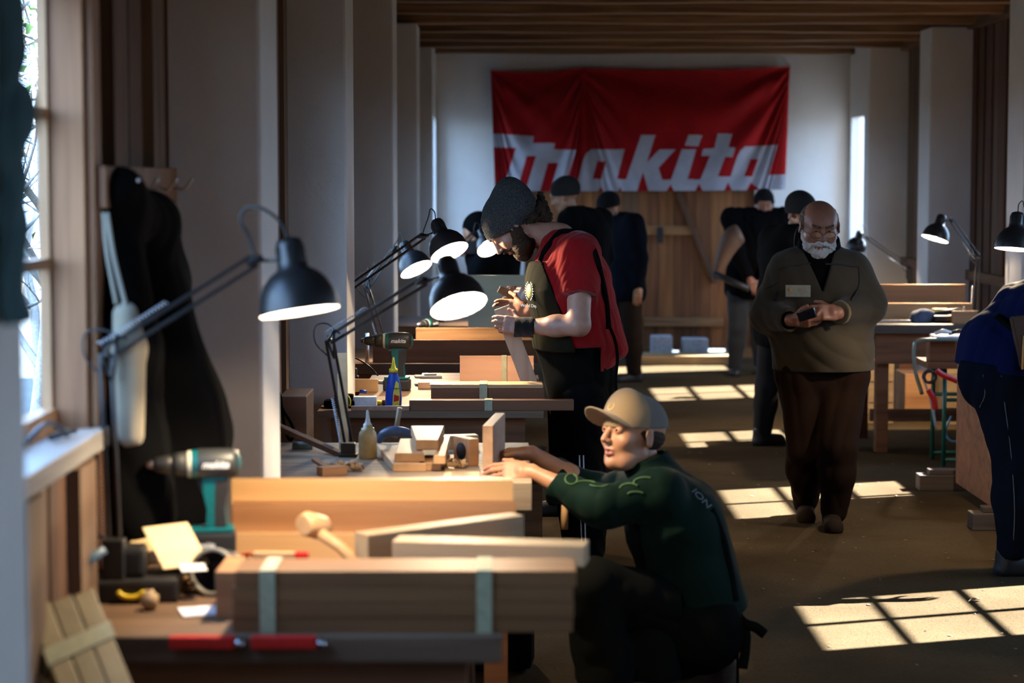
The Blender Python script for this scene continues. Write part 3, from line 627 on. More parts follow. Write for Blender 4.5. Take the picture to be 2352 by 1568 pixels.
# slab with round hole
q = MB(); e = empty('drilled_block', (at(1078, 1078, 7.3).x, 7.3, Z), R(32), 'reddish block with a round hole, standing between the staves and the hands', 'block')
q = MB(); q.box((-.035, -.06, 0), (.004, .05, .095), bev=.003); q.build('block_body', CEDAR, e)
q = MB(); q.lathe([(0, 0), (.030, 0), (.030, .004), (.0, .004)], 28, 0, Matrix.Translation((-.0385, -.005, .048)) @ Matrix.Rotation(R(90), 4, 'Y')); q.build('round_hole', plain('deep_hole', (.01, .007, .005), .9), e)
# glue bottle yellow
e = empty('glue_bottle', (at(845, 1050, 7.45).x, 7.45, Z), 0, 'yellowish squeeze bottle with a thin nozzle beside the tilted desk lamp', 'bottle')
q = MB(); q.lathe([(0, 0), (.030, 0), (.033, .006), (.033, .075), (.030, .092), (.024, .10), (.0235, .108), (.016, .109), (.016, .12), (0, .12)], 28); mg = plain('yellow_glue', (.62, .46, .22), .35); q.build('bottle_body', mg, e)
q = MB(); q.lathe([(.016, .121), (.010, .128), (.006, .145), (.0035, .172), (0, .174)], 16); q.build('nozzle', plain('clear_nozzle', (.8, .78, .7), .3), e)
# sticks
def stick(label, pa, pb, Ya, Yb, r, mat, name='wooden_stick', cat='stick', sq=False, group=None):
    A, B_ = at(*pa, Ya), at(*pb, Yb); q = MB()
    if sq: q.obox((0, 0, 0), (r, r * .6, (B_ - A).length / 2), frame_z(B_ - A), bev=.002)
    else: q.tube([(A - B_) / 2, (B_ - A) / 2], r, 10)
    return tag(q.build(name, mat, loc=(A + B_) / 2), label, cat, group)
stick('dark brown batten slanting up to the left behind the second desk lamp', (622, 972), (785, 1044), 7.75, 7.5, .016, WALNUT, sq=True)
stick('short reddish stick leaning at the rear left of the second bench', (722, 1055), (768, 1086), 7.2, 7.05, .011, CEDAR, sq=True)
stick('pale upright rod standing behind the staves', (918, 936), (907, 1005), 7.8, 7.8, .009, ASHY)
stick('tall pale batten standing behind the second desk lamp', (786, 812), (790, 1040), 7.85, 7.7, .018, PINE, sq=True)
stick('green and grey tube lying at the back left of the second bench', (672, 1025), (718, 1028), 7.7, 7.7, .02, plain('grey_green_tube', (.16, .2, .17), .4), 'tube', 'tube')
stick('pale spindle handle hanging below the hands of the person in the tan cap', (1298, 1140), (1296, 1215), 7.3, 7.3, .013, PINE, 'spindle', 'spindle')
shavings((at(790, 1080, 7.1).x, 7.12, Z), 40, .06, 'pale shavings heaped before the second desk lamp', 8)
shavings((at(1060, 1080, 7.3).x - .03, 7.2, Z), 22, .05, 'pale shavings beside the drilled block', 9)
q = MB(); pts = curve_pts([(-.06, 0, .0), (-.04, 0, .03), (0, 0, .042), (.05, 0, .035), (.08, 0, .02)], 8); q.tube(pts, [.012 + .008 * math.sin(math.pi * i / (len(pts) - 1)) for i in range(len(pts))], 12)
tag(q.build('sanding_pad', plain('blue_grey_shell', (.07, .10, .16), .35), loc=(at(905, 1010, 7.75).x, 7.75, Z + .018)), 'curved blue-grey sanding tool behind the staves', 'tool')
bpx('wood_offcut', 1015, 1100, 1010, 7.7, Z, .05, .05, PINE, 'pale offcut lying behind the drilled block', 'offcut', rz=.25)
e = empty('instruction_sheet', (at(1062, 1090, 7.15).x, 7.02, Z), 0, 'buff sheet with small dark print before the drilled block', 'paper')
q = MB(); q.box((-.06, -.07, 0), (.06, .07, .002)); q.build('sheet', plain('buff_paper', (.66, .50, .32), .7), e)
q = MB()
for i in range(5): q.box((-.035, -.045 + i * .022, .0022), (.01 + .012 * (i % 3), -.040 + i * .022, .0026))
q.build('printed_lines', plain('print_ink', (.08, .06, .05), .8), e)
bpx('wood_offcut', 738, 800, 1070, 7.0, Z, .03, .05, CEDAR, 'small warm offcut at the left of the second bench', 'offcut', rz=.5)
# ---- third bench
Z = .8
bpx('long_board', 940, 1318, 930, B3F + .02, Z, .045, .06, WALNUT, 'long brown board lying along the front edge of the third bench', 'board')
q = MB(); xx = at(1122, 930, B3F).x; q.box((xx - .017, B3F + .018, Z), (xx + .017, B3F + .085, Z + .047)); tag(q.build('tape_band', MASK), 'pale tape wrapped round the long brown front board', 'tape')
bundle('stack of brown and pale boards with one tape band on the third bench', 988, 1248, 885, B3F + .14, Z, [.086, .006, .005, .005], .15, [WALNUT, PINE, PINE, PINE], [.47])
o = bpx('upright_board', 1056, 1226, 805, 9.98, Z + .028, .125, .02, wood('pinkish_panel', (.60, .33, .21), (.44, .22, .13), 0, .5, .6), 'reddish panel standing on edge before the bearded person', 'panel')
q = MB(); xx = at(1158, 800, 9.98).x; q.box((xx - .012, 9.976, Z + .026), (xx + .012, 10.002, Z + .155)); q.build('tape_strip', MASK, o); bpy.context.view_layer.update(); o.children[0].matrix_parent_inverse = Matrix.Translation(-o.location)
bpx('long_plank', 960, 1225, 862, 9.95, Z, .028, .5, wood('orange_plank', (.55, .33, .20), (.42, .23, .13), 0), 'broad orange-brown plank lying flat under the reddish panel', 'plank')
bpx('pale_plank', 790, 868, 880, 9.78, Z, .06, .03, PINE, 'pale mortised plank on edge behind the black pouch', 'plank')
q = MB(); q.box((at(808, 915, 9.05).x, 9.1, Z), (at(863, 915, 9.05).x, 9.15, Z + .048), bev=.002); tag(q.build('white_block', WHITEP), 'white squared block behind the long level', 'block')
bpx('spirit_level', 806, 940, 932, B3F + .01, Z, .022, .012, STEEL, 'grey metal ruler bar on the front edge, left of the long brown board', 'ruler')
e = empty('glue_bottle', (at(903, 922, 9.06).x, 9.09, Z), 0, 'blue glue bottle with yellow cap and nozzle before the sharp teal drill', 'bottle')
q = MB(); pr = [(0, 0), (.032, 0), (.035, .006), (.036, .04), (.033, .09), (.024, .135), (.019, .15), (.018, .156), (0, .156)]
q.lathe(pr, 28, 0, Matrix.Diagonal((1, .6, 1, 1))); q.build('bottle_body', BLUE, e)
q = MB(); q.lathe([(0, .1565), (.019, .1565), (.019, .172), (.012, .176), (.007, .195), (.004, .222), (0, .223)], 20); q.build('cap', YELLOW, e)
q = MB(); q.prism([(-.004, .012), (.026, .012), (.029, .06), (.024, .11), (.012, .122), (.0, .07)], -.0235, -.0205); q.build('bottle_label', plain('label_yellow', (.75, .58, .06), .5), e)
q = MB(); q.prism([(.002, .03), (.024, .035), (.026, .055), (.004, .062)], -.0242, -.0236); q.build('label_red_patch', RED, e)
fo = text_mesh('lettering', 'Rapid', .011, BLACKP, e, .0003); fo.location = (.0, -.0245, .085); fo.rotation_euler = (R(90), 0, 0)
e = empty('tool_pouch', (at(785, 905, 9.15).x, 9.12, Z), 0, 'black tool pouch lying open at the left of the third bench', 'pouch')
q = MB(); q.box((-.075, -.04, 0), (.06, .04, .035), bev=.012); q.box((-.03, -.035, .0352), (.055, .02, .06), bev=.010); q.build('pouch_body', BLACKCLOTH, e)
e = empty('tape_measure', (at(783, 925, 9.0).x, B3F + .05, Z), .3, 'black and yellow tape measure by the left corner of the third bench', 'tape measure')
q = MB(); q.lathe([(0, 0), (.034, 0), (.036, .004), (.036, .03), (.034, .034), (0, .034)], 28, 0, Matrix.Translation((0, .017, .036)) @ Matrix.Rotation(R(90), 4, 'X')); q.build('case', BLACKP, e)
q = MB(); q.tube([(.037 * math.cos(t), -.0185, .036 + .037 * math.sin(t)) for t in [R(-30 + 12 * i) for i in range(14)]], .0035, 6); q.build('yellow_rim', YELLOW, e)
e = empty('screwdriver', (at(872, 903, 9.2).x, 9.2, Z + .012), R(12), 'screwdriver with yellow and black handle beside the blue bottle', 'screwdriver')
q = MB(); q.tube([(-.035, 0, 0), (-.03, 0, .0), (0, 0, 0), (.01, 0, 0)], [.008, .013, .012, .009], 12); q.build('handle', YELLOW, e)
q = MB(); q.tube([(.011, 0, 0), (.055, 0, 0)], [.011, .012], 12); q.build('handle_grip', BLACKP, e)
q = MB(); q.tube([(-.036, 0, 0), (-.11, 0, -.006)], .003, 8); q.build('shaft', STEEL, e)
stick('small blue marker lying before the pale plank', (826, 898), (842, 900), 9.2, 9.2, .008, BLUE, 'blue_marker', 'marker')
sheet('curled buff sandpaper between the blue bottle and the brown stack', (at(955, 905, 9.2).x, 9.16, Z + .001), .10, .12, (0, 0, .4), plain('sandpaper', (.55, .40, .22), .8), 'sandpaper', 'sandpaper_sheet', .002)
q = MB(); q.box((-.11, -.03, 0), (.11, .03, .012), bev=.002); tag(q.build('white_leaflet', WHITEP, loc=(at(845, 850, 10.2).x, 10.25, Z), rot=(0, R(0), R(-28))), 'folded white leaflet lying behind the lamp of the third bench', 'leaflet')
sheet('thin pad with a pencil on it behind the brown stack', (at(985, 842, 10.3).x, 10.2, Z + .0285), .13, .10, (0, 0, .1), plain('pad_paper', (.6, .56, .48), .7), 'pad', 'note_pad', .01)
q = MB(); q.tube([(-.03, 0, 0), (.03, .01, 0)], .0035, 6); tag(q.build('pencil', STEEL, loc=(at(990, 838, 10.3).x, 10.2, Z + .042)), 'short pencil lying on the thin pad', 'pencil')
q = MB(); q.tube(curve_pts([at(650, 797, 10.4), at(668, 835, 10.3), at(706, 848, 10.2), at(745, 815, 10.1), at(790, 812, 10.0), at(840, 835, 9.95), at(868, 862, 9.9)], 8), .004, 6); tag(q.build('power_cord', BLACKP), 'thin black power cord hanging in loops before the second pillar', 'cord')
# ---- boards on the fourth and fifth benches
bpx('dark_plank', 856, 1235, 800, 11.34, .8, .125, .03, WALNUT, 'long dark brown plank on edge on the fourth bench, in front of the thinner one', 'plank')
bpx('dark_plank', 955, 1235, 760, 11.6, .8, .172, .03, OLDWOODX, 'thinner dark plank on edge at the back of the fourth bench', 'plank')
stick('silver bottle-shaped post beside the lamp on the fourth bench', (843, 765), (843, 846), 11.38, 11.38, .012, STEEL, 'metal_post', 'post')
bpy.data.objects['metal_post'].location.z -= .0
bpx('leaning_board', 1075, 1240, 700, 12.6, .82, .40, .02, wood('greenish_panel', (.42, .36, .24), (.32, .27, .17), 0, .5, .5), 'broad pale panel standing between the fourth and farthest left benches', 'panel')
q = MB(); x0 = at(1075, 700, 12.6).x; q.box((x0 + .02, 12.6, 0), (x0 + .09, 12.66, .82)); q.box((x0 + .55, 12.6, 0), (x0 + .62, 12.66, .82)); q.box((x0, 12.58, .80), (x0 + .64, 12.68, .82)); tag(q.build('panel_stand', OLDWOODX), 'dark wooden stand carrying the broad pale panel', 'stand')
for (px_, h_, lab) in ((1092, .10, 'small pale jar on the farthest left bench'), (1190, .12, 'small white bottle on the farthest left bench')):
    q = MB(); q.lathe([(0, 0), (.025, 0), (.025, h_ * .7), (.012, h_ * .85), (.012, h_), (0, h_)], 16); tag(q.build('small_bottle', plain('cream', (.7, .6, .45), .4), loc=(at(px_, 640, 14.3).x - (0 if px_ < 1150 else .0), 14.3, .8)), lab, 'bottle')
# things below / between benches
e = empty('strapped_box', (at(668, 950, 7.95).x, 8.05, 0), 0, 'upright wooden box with a black and white strap beyond the first pillar', 'box')
q = MB(); q.box((-.05, -.05, 0), (.055, .25, .965), bev=.004); q.build('box_body', WALNUT, e)
q = MB(); q.tube(curve_pts([(-.045, -.056, .97), (-.035, -.07, .92), (.0, -.075, .86), (.008, -.075, .82), (-.01, -.07, .80), (-.03, -.062, .86), (-.048, -.056, .98)], 8), .006, 6); q.build('strap', BLACKCLOTH, e)
q = MB(); q.box((-.14, -.11, 0), (.14, .11, .24), bev=.05); q.tube(curve_pts([(-.08, 0, .23), (-.05, 0, .30), (.05, 0, .30), (.08, 0, .23)], 6), .012, 8); tag(q.build('black_tool_bag', BLACKCLOTH, loc=(at(1140, 1500, 7.6).x, 7.62, 0)), 'rounded black tool bag on the floor under the second bench', 'bag')
q = MB(); q.box((at(1175, 1000, 9.3).x, 9.2, .45), (at(1245, 1000, 9.3).x, 9.6, .47)); q.box((at(1180, 1000, 9.3).x, 9.25, .47), (at(1225, 1000, 9.3).x, 9.5, .56), 1); o = q.build('under_shelf', [BLACKP, RED]); tag(o, 'dark low shelf with a red box below the right end of the third bench', 'shelf')
q = MB(); q.box((at(1175, 1000, 9.3).x, 9.2, 0), (at(1245, 1000, 9.3).x, 9.6, .448)); tag(q.build('tool_chest', OLDWOODX), 'dark wooden chest standing under the right end of the third bench', 'chest')
# ================================================================== organic surfaces (distance fields meshed with surface nets)
F = np.float32
def V(*a): return np.array(a[0] if len(a) == 1 else a, dtype=np.float64)
class N:
    __slots__ = ('f', 'c', 'r')
    def __init__(s, f, c, r): s.f, s.c, s.r = f, V(c), float(r)
    def __call__(s, P): return s.f(P)
def cap(a, b, ra, rb=None, w=None, s=1.0):
    a, b = V(a), V(b); rb = ra if rb is None else rb; ab = b - a; L2 = max(ab @ ab, 1e-9)
    if w is not None: w = V(w); w = w / np.linalg.norm(w)
    def f(P):
        q = P - a.astype(F); t = np.clip(q @ (ab / L2).astype(F), 0, 1); q = q - t[:, None] * ab.astype(F)
        if w is not None: q = q - (q @ w.astype(F))[:, None] * (w * (1 - 1/s)).astype(F)
        return np.sqrt((q * q).sum(1)) - (ra + t * (rb - ra))
    return N(f, (a + b)/2, math.sqrt(L2)/2 + max(ra, rb) * max(1, s))
def ell(c, r, M=None):
    c = V(c); r = V(r).astype(F); Mi = None if M is None else np.array(M, dtype=F)      # rows of Mi^T are axes
    def f(P):
        q = P - c.astype(F)
        if Mi is not None: q = q @ Mi
        k0 = np.sqrt(((q / r) ** 2).sum(1)); k1 = np.sqrt(((q / (r*r)) ** 2).sum(1)) + 1e-6
        return k0 * (k0 - 1) / k1
    return N(f, c, r.max())
def rbox(c, h, M=None, r=.005):
    c = V(c); h = V(h).astype(F) - r; Mi = None if M is None else np.array(M, dtype=F)
    def f(P):
        q = P - c.astype(F)
        if Mi is not None: q = q @ Mi
        q = np.abs(q) - h
        return np.sqrt((np.maximum(q, 0) ** 2).sum(1)) + np.minimum(q.max(1), 0) - r
    return N(f, c, np.linalg.norm(h) + r)
def U(k, *fs):
    fs = [g for g in fs if g is not None]; cs = np.array([g.c for g in fs]); lo = np.min([g.c - g.r for g in fs], 0); hi = np.max([g.c + g.r for g in fs], 0)
    def f(P):
        cp = P.mean(0); rp = math.sqrt(((P - cp) ** 2).sum(1).max()); out = None
        for g in fs:
            if np.linalg.norm(cp - g.c) - g.r - rp > .09: continue
            d = g(P)
            if out is None: out = d
            else:
                h = np.clip(.5 + .5 * (out - d) / k, 0, 1); out = out * (1 - h) + d * h - k * h * (1 - h)
        return out if out is not None else np.full(len(P), .2, F)
    c0 = (lo + hi)/2; return N(f, c0, max(np.linalg.norm(g.c - c0) + g.r for g in fs))
def SUB(a, b, k=.004):
    def f(P):
        x = a(P); y = -b(P); h = np.clip(.5 - .5 * (x - y) / k, 0, 1); return x * (1 - h) + y * h + k * h * (1 - h)
    return N(f, a.c, a.r)
def AND(a, *bs):
    def f(P):
        x = a(P)
        for b_ in bs: x = np.maximum(x, b_(P))
        return x
    return N(f, a.c, a.r)
def half(p, n):
    p = V(p).astype(F); n = V(n); n = (n / np.linalg.norm(n)).astype(F); return N(lambda P: (P - p) @ n, p, 1e3)
def off(a, r): return N(lambda P: a(P) - r, a.c, a.r + r)
def disp(a, g, m=.01): return N(lambda P: a(P) + g(P), a.c, a.r + m)
def XF(a, M4, s=1.0):
    M4 = np.array(M4, dtype=np.float64); Ri = M4[:3, :3]; t = M4[:3, 3]; c = Ri @ a.c * s + t
    return N(lambda P: a(((P - t.astype(F)) @ Ri.astype(F) / F(s)).astype(F)) * F(s), c, a.r * s)
def folds(amp, freq, seed=0, stretch=(1, 1, .45)):
    r_ = np.random.default_rng(seed); ks = [(r_.normal(size=3) * V(stretch) * freq * s_, r_.uniform(0, 6), a_) for s_, a_ in ((1, .5), (1.7, .3), (2.9, .2))]; kk = r_.normal(size=3) * freq * .5
    def g(P):
        wv = np.sin(P @ kk.astype(F)) * 1.3; o = 0
        for k_, ph, a_ in ks: o = o + a_ * (1 - 2 * np.abs(np.sin(P @ (k_ * .5).astype(F) + ph + wv)))
        return (o * amp).astype(F)
    return g
def mesh(name, f, h, mats, parent=None, matfn=None, pad=.02, bb=None, origin=None):
    if bb is None: lo, hi = f.c - f.r - pad, f.c + f.r + pad
    else: lo, hi = V(bb[0]), V(bb[1])
    if bb is None:                                   # tighten the box on a coarse grid
        st = max((hi - lo).max() / 48, h * 2); ax = [np.arange(lo[i], hi[i] + st, st) for i in range(3)]
        G = np.stack(np.meshgrid(*ax, indexing='ij'), -1).astype(F); sh = G.shape[:3]; d = np.full(sh, 1., F)
        for i in range(0, sh[0], 4):
            for j in range(0, sh[1], 4):
                for k in range(0, sh[2], 4):
                    g = G[i:i+4, j:j+4, k:k+4]; d[i:i+4, j:j+4, k:k+4] = f(g.reshape(-1, 3)).reshape(g.shape[:3])
        w_ = np.argwhere(d < st * 1.2)
        if len(w_) == 0: raise ValueError('empty ' + name)
        lo, hi = lo + w_.min(0) * st - st, lo + w_.max(0) * st + st
    B = 12; n = np.ceil((hi - lo) / h).astype(int) + 2; nb = -(-n // B); n = nb * B
    D = np.ones(n, F); g1 = (np.arange(B) * h).astype(F); loc = np.stack(np.meshgrid(g1, g1, g1, indexing='ij'), -1).reshape(-1, 3); half_d = B * h * .87
    for i in range(nb[0]):
        for j in range(nb[1]):
            for k in range(nb[2]):
                o_ = (lo + np.array([i, j, k]) * B * h).astype(F); c_ = (o_ + B * h / 2)[None]
                dc = f(c_)[0]
                sl_ = (slice(i*B, i*B+B), slice(j*B, j*B+B), slice(k*B, k*B+B))
                if abs(dc) > half_d * 1.35 + .012: D[sl_] = dc; continue
                D[sl_] = f(loc + o_).reshape(B, B, B)
    s = D < 0; S_ = [slice(0, -1), slice(1, None)]
    cnt = np.zeros(n - 1, np.int8)
    for a in (0, 1):
        for b in (0, 1):
            for c in (0, 1): cnt += s[S_[a], S_[b], S_[c]]
    act = (cnt > 0) & (cnt < 8); idx = np.full(n - 1, -1, np.int64); I = np.argwhere(act); idx[act] = np.arange(len(I))
    acc = np.zeros((len(I), 3)); w_ = np.zeros(len(I)); i0, i1, i2 = I.T
    for ax in range(3):
        for u in (0, 1):
            for v in (0, 1):
                a_ = [0, 0, 0]; o1, o2 = [x for x in range(3) if x != ax]; a_[o1], a_[o2] = u, v; b_ = list(a_); b_[ax] = 1
                da = D[i0 + a_[0], i1 + a_[1], i2 + a_[2]]; db = D[i0 + b_[0], i1 + b_[1], i2 + b_[2]]; m = (da < 0) != (db < 0)
                t = np.where(m, da / np.where(m, da - db, 1), 0); p = np.array(a_, float)[None].repeat(len(I), 0); p[:, ax] = t
                acc[m] += p[m]; w_[m] += 1
    vs = lo + (I + acc / np.maximum(w_, 1)[:, None]) * h; quads = []
    for ax in range(3):
        o1, o2 = [x for x in range(3) if x != ax]; sa = [slice(1, -1)] * 3; sb = [slice(1, -1)] * 3; sa[ax] = slice(0, -1); sb[ax] = slice(1, None)
        A_, B_ = s[tuple(sa)], s[tuple(sb)]; E = np.argwhere(A_ != B_)
        if not len(E): continue
        fl = A_[tuple(E.T)]; base = E.copy(); base[:, o1] += 1; base[:, o2] += 1
        def id_(d1, d2): q = base.copy(); q[:, o1] -= d1; q[:, o2] -= d2; return idx[tuple(q.T)]
        Q = np.stack([id_(1, 1), id_(0, 1), id_(0, 0), id_(1, 0)], 1); rev = (fl if ax != 1 else ~fl); Q[~rev] = Q[~rev][:, ::-1]; quads.append(Q)
    Q = np.concatenate(quads); Q = Q[(Q >= 0).all(1)]
    og = V(origin) if origin is not None else (V(parent.matrix_world.translation) if False else V(0, 0, 0))
    me = bpy.data.meshes.new(name); me.vertices.add(len(vs)); me.vertices.foreach_set('co', (vs - og).astype(F).ravel())
    me.loops.add(Q.size); me.loops.foreach_set('vertex_index', Q.ravel().astype(np.int32)); me.polygons.add(len(Q))
    me.polygons.foreach_set('loop_start', np.arange(0, Q.size, 4, dtype=np.int32)); me.polygons.foreach_set('loop_total', np.full(len(Q), 4, np.int32))
    if matfn is not None: me.polygons.foreach_set('material_index', np.asarray(matfn(vs[Q].mean(1)), dtype=np.int32))
    me.update(); me.validate()
    o = link(name, me, mats, None, smooth=True)
    if parent is not None: o.parent = parent; o.location = -Vector(parent.location) + Vector(og)
    elif origin is not None: o.location = Vector(og)
    return o
def fr(f, up):                         # rotation whose columns are right, forward, up
    f = V(f); f = f / np.linalg.norm(f); up = V(up); up = up - f * (f @ up); up = up / np.linalg.norm(up); r = np.cross(f, up)
    return np.stack([r, f, up], 1)
def m4(Rm, t): M = np.eye(4); M[:3, :3] = Rm; M[:3, 3] = t; return M

# ---------------------------------------------------------- head, hand, shoe
def head_node(w=1.0, jaw=1.0, nose=1.0, mouth=0, old=0, closed=False, ears=True):
    e = [ell((0, -.018, .036), (.076*w, .098, .083)), ell((0, .022, -.025), (.064*w*jaw, .072, .082)), ell((0, .020, .045), (.066*w, .072, .055)),
         cap((-.030*jaw, .040, -.080), (.030*jaw, .040, -.080), .026), ell((0, .070, -.092), (.021*jaw, .020, .017)),
         cap((-.052*w*jaw, -.004, -.055), (-.030*jaw, .045, -.082), .020), cap((.052*w*jaw, -.004, -.055), (.030*jaw, .045, -.082), .020),
         ell((-.042*w, .062, -.018), (.022, .020, .020)), ell((.042*w, .062, -.018), (.022, .020, .020)),
         cap((-.040, .080, .033), (.040, .080, .033), .013)]
    f = U(.022, *e)
    f = SUB(f, U(.01, ell((-.032, .104, .014), (.018, .016, .012)), ell((.032, .104, .014), (.018, .016, .012))), .014)
    lid = [ell((s*.031, .0815, .013), (.0145, .0135, .0125)) for s in (-1, 1)]
    f = U(.005, f, *lid)
    f = U(.007, f, cap((0, .090, .022), (0, .108*1, -.012), .0075*nose, .0105*nose), ell((0, .112, -.020), (.0115*nose, .012*nose, .010*nose)), ell((-.012*nose, .100, -.024), (.0075*nose, .010, .0075)), ell((.012*nose, .100, -.024), (.0075*nose, .010, .0075)))
    f = U(.006, f, cap((-.018, .086, -.050), (0, .0930, -.0475), .0046, .0054), cap((.018, .086, -.050), (0, .0930, -.0475), .0046, .0054))
    f = U(.006, f, cap((-.015, .085, -.060 - .004*mouth), (0, .091, -.061 - .006*mouth), .0048, .0062), cap((.015, .085, -.060 - .004*mouth), (0, .091, -.061 - .006*mouth), .0048, .0062))
    f = SUB(f, U(.002, cap((-.020, .092, -.0545), (.020, .092, -.0545), .0012 + .0035*mouth), ell((-.0065, .108, -.030), (.003, .005, .003)), ell((.0065, .108, -.030), (.003, .005, .003))), .003)
    if not closed:
        for s in (-1, 1): f = SUB(f, cap((s*.031 - .010, .0985, .0125), (s*.031 + .010, .0985, .0125), .0074), .002)
    if ears:
        for s in (-1, 1):
            ear = SUB(ell((s*.081*w, -.004, .002), (.009, .021, .033), fr((s*.45, 1, 0), (0, .25, 1))), ell((s*.090*w, .002, .004), (.007, .012, .020)), .005); f = U(.006, f, ear)
    if old: f = U(.012, f, cap((-.030, .082, -.034), (-.040, .070, -.060), .010), cap((.030, .082, -.034), (.040, .070, -.060), .010))
    return f
def lips(P): return (np.abs(P[:, 0]) < .021) & (P[:, 1] > .082) & (P[:, 2] < -.046) & (P[:, 2] > -.070)
def hand_node(o, f, b, thumb_side, curl=(.5, .6, .4), spread=0, thumb=((.75, .55, -.35), (.45, .8, -.4)), s=1.0, curls=None):
    """o wrist, f finger direction, b back-of-hand direction; thumb_side +1 left hand, -1 right hand"""
    f = V(f); f /= np.linalg.norm(f); b = V(b); b = b - f * (f @ b); b /= np.linalg.norm(b); t = np.cross(f, b) * thumb_side; o = V(o)
    W = lambda x, y, z: o + (t * x + f * y + b * z) * s
    M = np.stack([t, f, b], 1)
    if thumb_side < 0: M = np.stack([-t, f, b], 1)
    parts = [rbox(W(0, .052, 0), V(.040, .042, .0135) * s, M, .012 * s), ell(W(.020, .035, -.008), V(.020, .030, .014) * s, M), cap(W(0, -.005, 0), W(0, .03, 0), .023 * s, .026 * s, t, 1.3)]
    fing = []
    for k, (x, l, r) in enumerate(((.030, (.044, .026, .020), .0092), (.010, (.049, .030, .021), .0095), (-.011, (.046, .028, .020), .0090), (-.030, (.036, .021, .018), .0080))):
        p = V(x, .090 - abs(k - 1.2) * .004, 0); cu = curls[k] if curls else curl; a = 0; sp = spread * (1.5 - k) * .10
        pts = [p]
        for j in range(3):
            a += cu[j]; p = p + V(math.sin(sp) * math.cos(a), math.cos(sp) * math.cos(a), -math.sin(a)) * l[j]; pts.append(p)
        q = [W(*x_) for x_ in pts]; rr = [r, r * .93, r * .85, r * .78]
        fing.append(U(.003, *[cap(q[j], q[j+1], rr[j] * s, rr[j+1] * s) for j in range(3)]))
    p = V(.020, .022, -.006); q = [W(*p)]
    for d, L in zip((thumb[0], thumb[0], thumb[1]), (.030, .032, .028)):
        d = V(d); p = p + d / np.linalg.norm(d) * L; q.append(W(*p))
    th = U(.004, cap(q[0], q[1], .014 * s, .012 * s), cap(q[1], q[2], .0115 * s, .0105 * s), cap(q[2], q[3], .0100 * s, .0085 * s))
    palm = U(.010, *parts)
    out = palm
    for g in fing: out = U(.005, out, g)
    return U(.008, out, th)
def shoe_node(heel, toe, up=(0, 0, 1), s=1.0):
    heel, toe = V(heel), V(toe); d = toe - heel; L = np.linalg.norm(d); d = d / L; z = V(up) * s
    lat = np.cross(d, V(up))
    sole = AND(cap(heel + d*.03 + z*.022, toe - d*.045 + z*.018, .036*s, .044*s, lat, 1.05), half(heel + z*.0, -V(up)))
    return U(.02, sole, cap(heel + d*.035 + z*.03, heel + d*.04 + z*.10, .038*s, .040*s), cap(heel + d*.05 + z*.06, toe - d*.05 + z*.035, .036*s, .030*s, lat, 1.15))
# ---------------------------------------------------------- body
def torso_node(J, lat, b=1.0, depth=1.0, belly=0):
    pel, ch, nk = V(J['pel']), V(J['chest']), V(J['neck']); mid = (pel * .5 + ch * .5)
    fwd = V(J.get('fwd', (0, -1, 0)))
    n = [cap(pel, mid, .112*b*depth, .108*b*depth, lat, 1.42), cap(mid, ch, .108*b*depth, .122*b*depth, lat, 1.42),
         cap(ch, nk * .72 + ch * .28, .118*b*depth, .062*b, lat, 1.5), cap(J['shL'], J['shR'], .058*b)]
    if belly: n.append(ell(mid + fwd * .05 * belly - V(0, 0, .02), V(.15, .15, .15) * b))
    return U(.05, *n)
def arm_node(sh, el, wr, b=1.0): return U(.02, cap(sh, el, .052*b, .042*b), cap(el, V(el)*.55 + V(wr)*.45, .041*b, .040*b), cap(V(el)*.6 + V(wr)*.4, wr, .040*b, .026*b))
def leg_node(hi, kn, an, b=1.0): return U(.03, cap(hi, kn, .088*b, .058*b), cap(kn, V(kn)*.6 + V(an)*.4, .056*b, .056*b), cap(V(kn)*.62 + V(an)*.38, an, .055*b, .038*b))
def skin(name, c, rough=.5):
    if name in MATS: return MATS[name]
    m, nt, b = nodes(name); v = mapping(nt, (1, 1, 1), 'Object', False); f = noise(nt, v, 35, 4)
    nt.links.new(ramp(nt, f, [(.3, (c[0]*.88, c[1]*.78, c[2]*.74)), (.7, c)]), b.inputs['Base Color']); b.inputs['Roughness'].default_value = rough
    b.inputs['Subsurface Weight'].default_value = .12; b.inputs['Subsurface Radius'].default_value = (.012, .004, .002); b.inputs['Subsurface Scale'].default_value = .6; MATS[name] = m; return m
def cloth(name, c, scale=300, rough=.9, bmp=.25, sheen=.15, wrinkle=True):
    if name in MATS: return MATS[name]
    m, nt, b = nodes(name); v = mapping(nt, (1, 1, 1), 'Object', False); f = noise(nt, v, scale, 2); g = noise(nt, v, 6, 3)
    nt.links.new(ramp(nt, g, [(.3, tuple(x*.82 for x in c)), (.7, c)]), b.inputs['Base Color']); b.inputs['Roughness'].default_value = rough
    b.inputs['Specular IOR Level'].default_value = .06; b.inputs['Sheen Weight'].default_value = sheen; bump(nt, b, f, bmp, .002); MATS[name] = m; return m
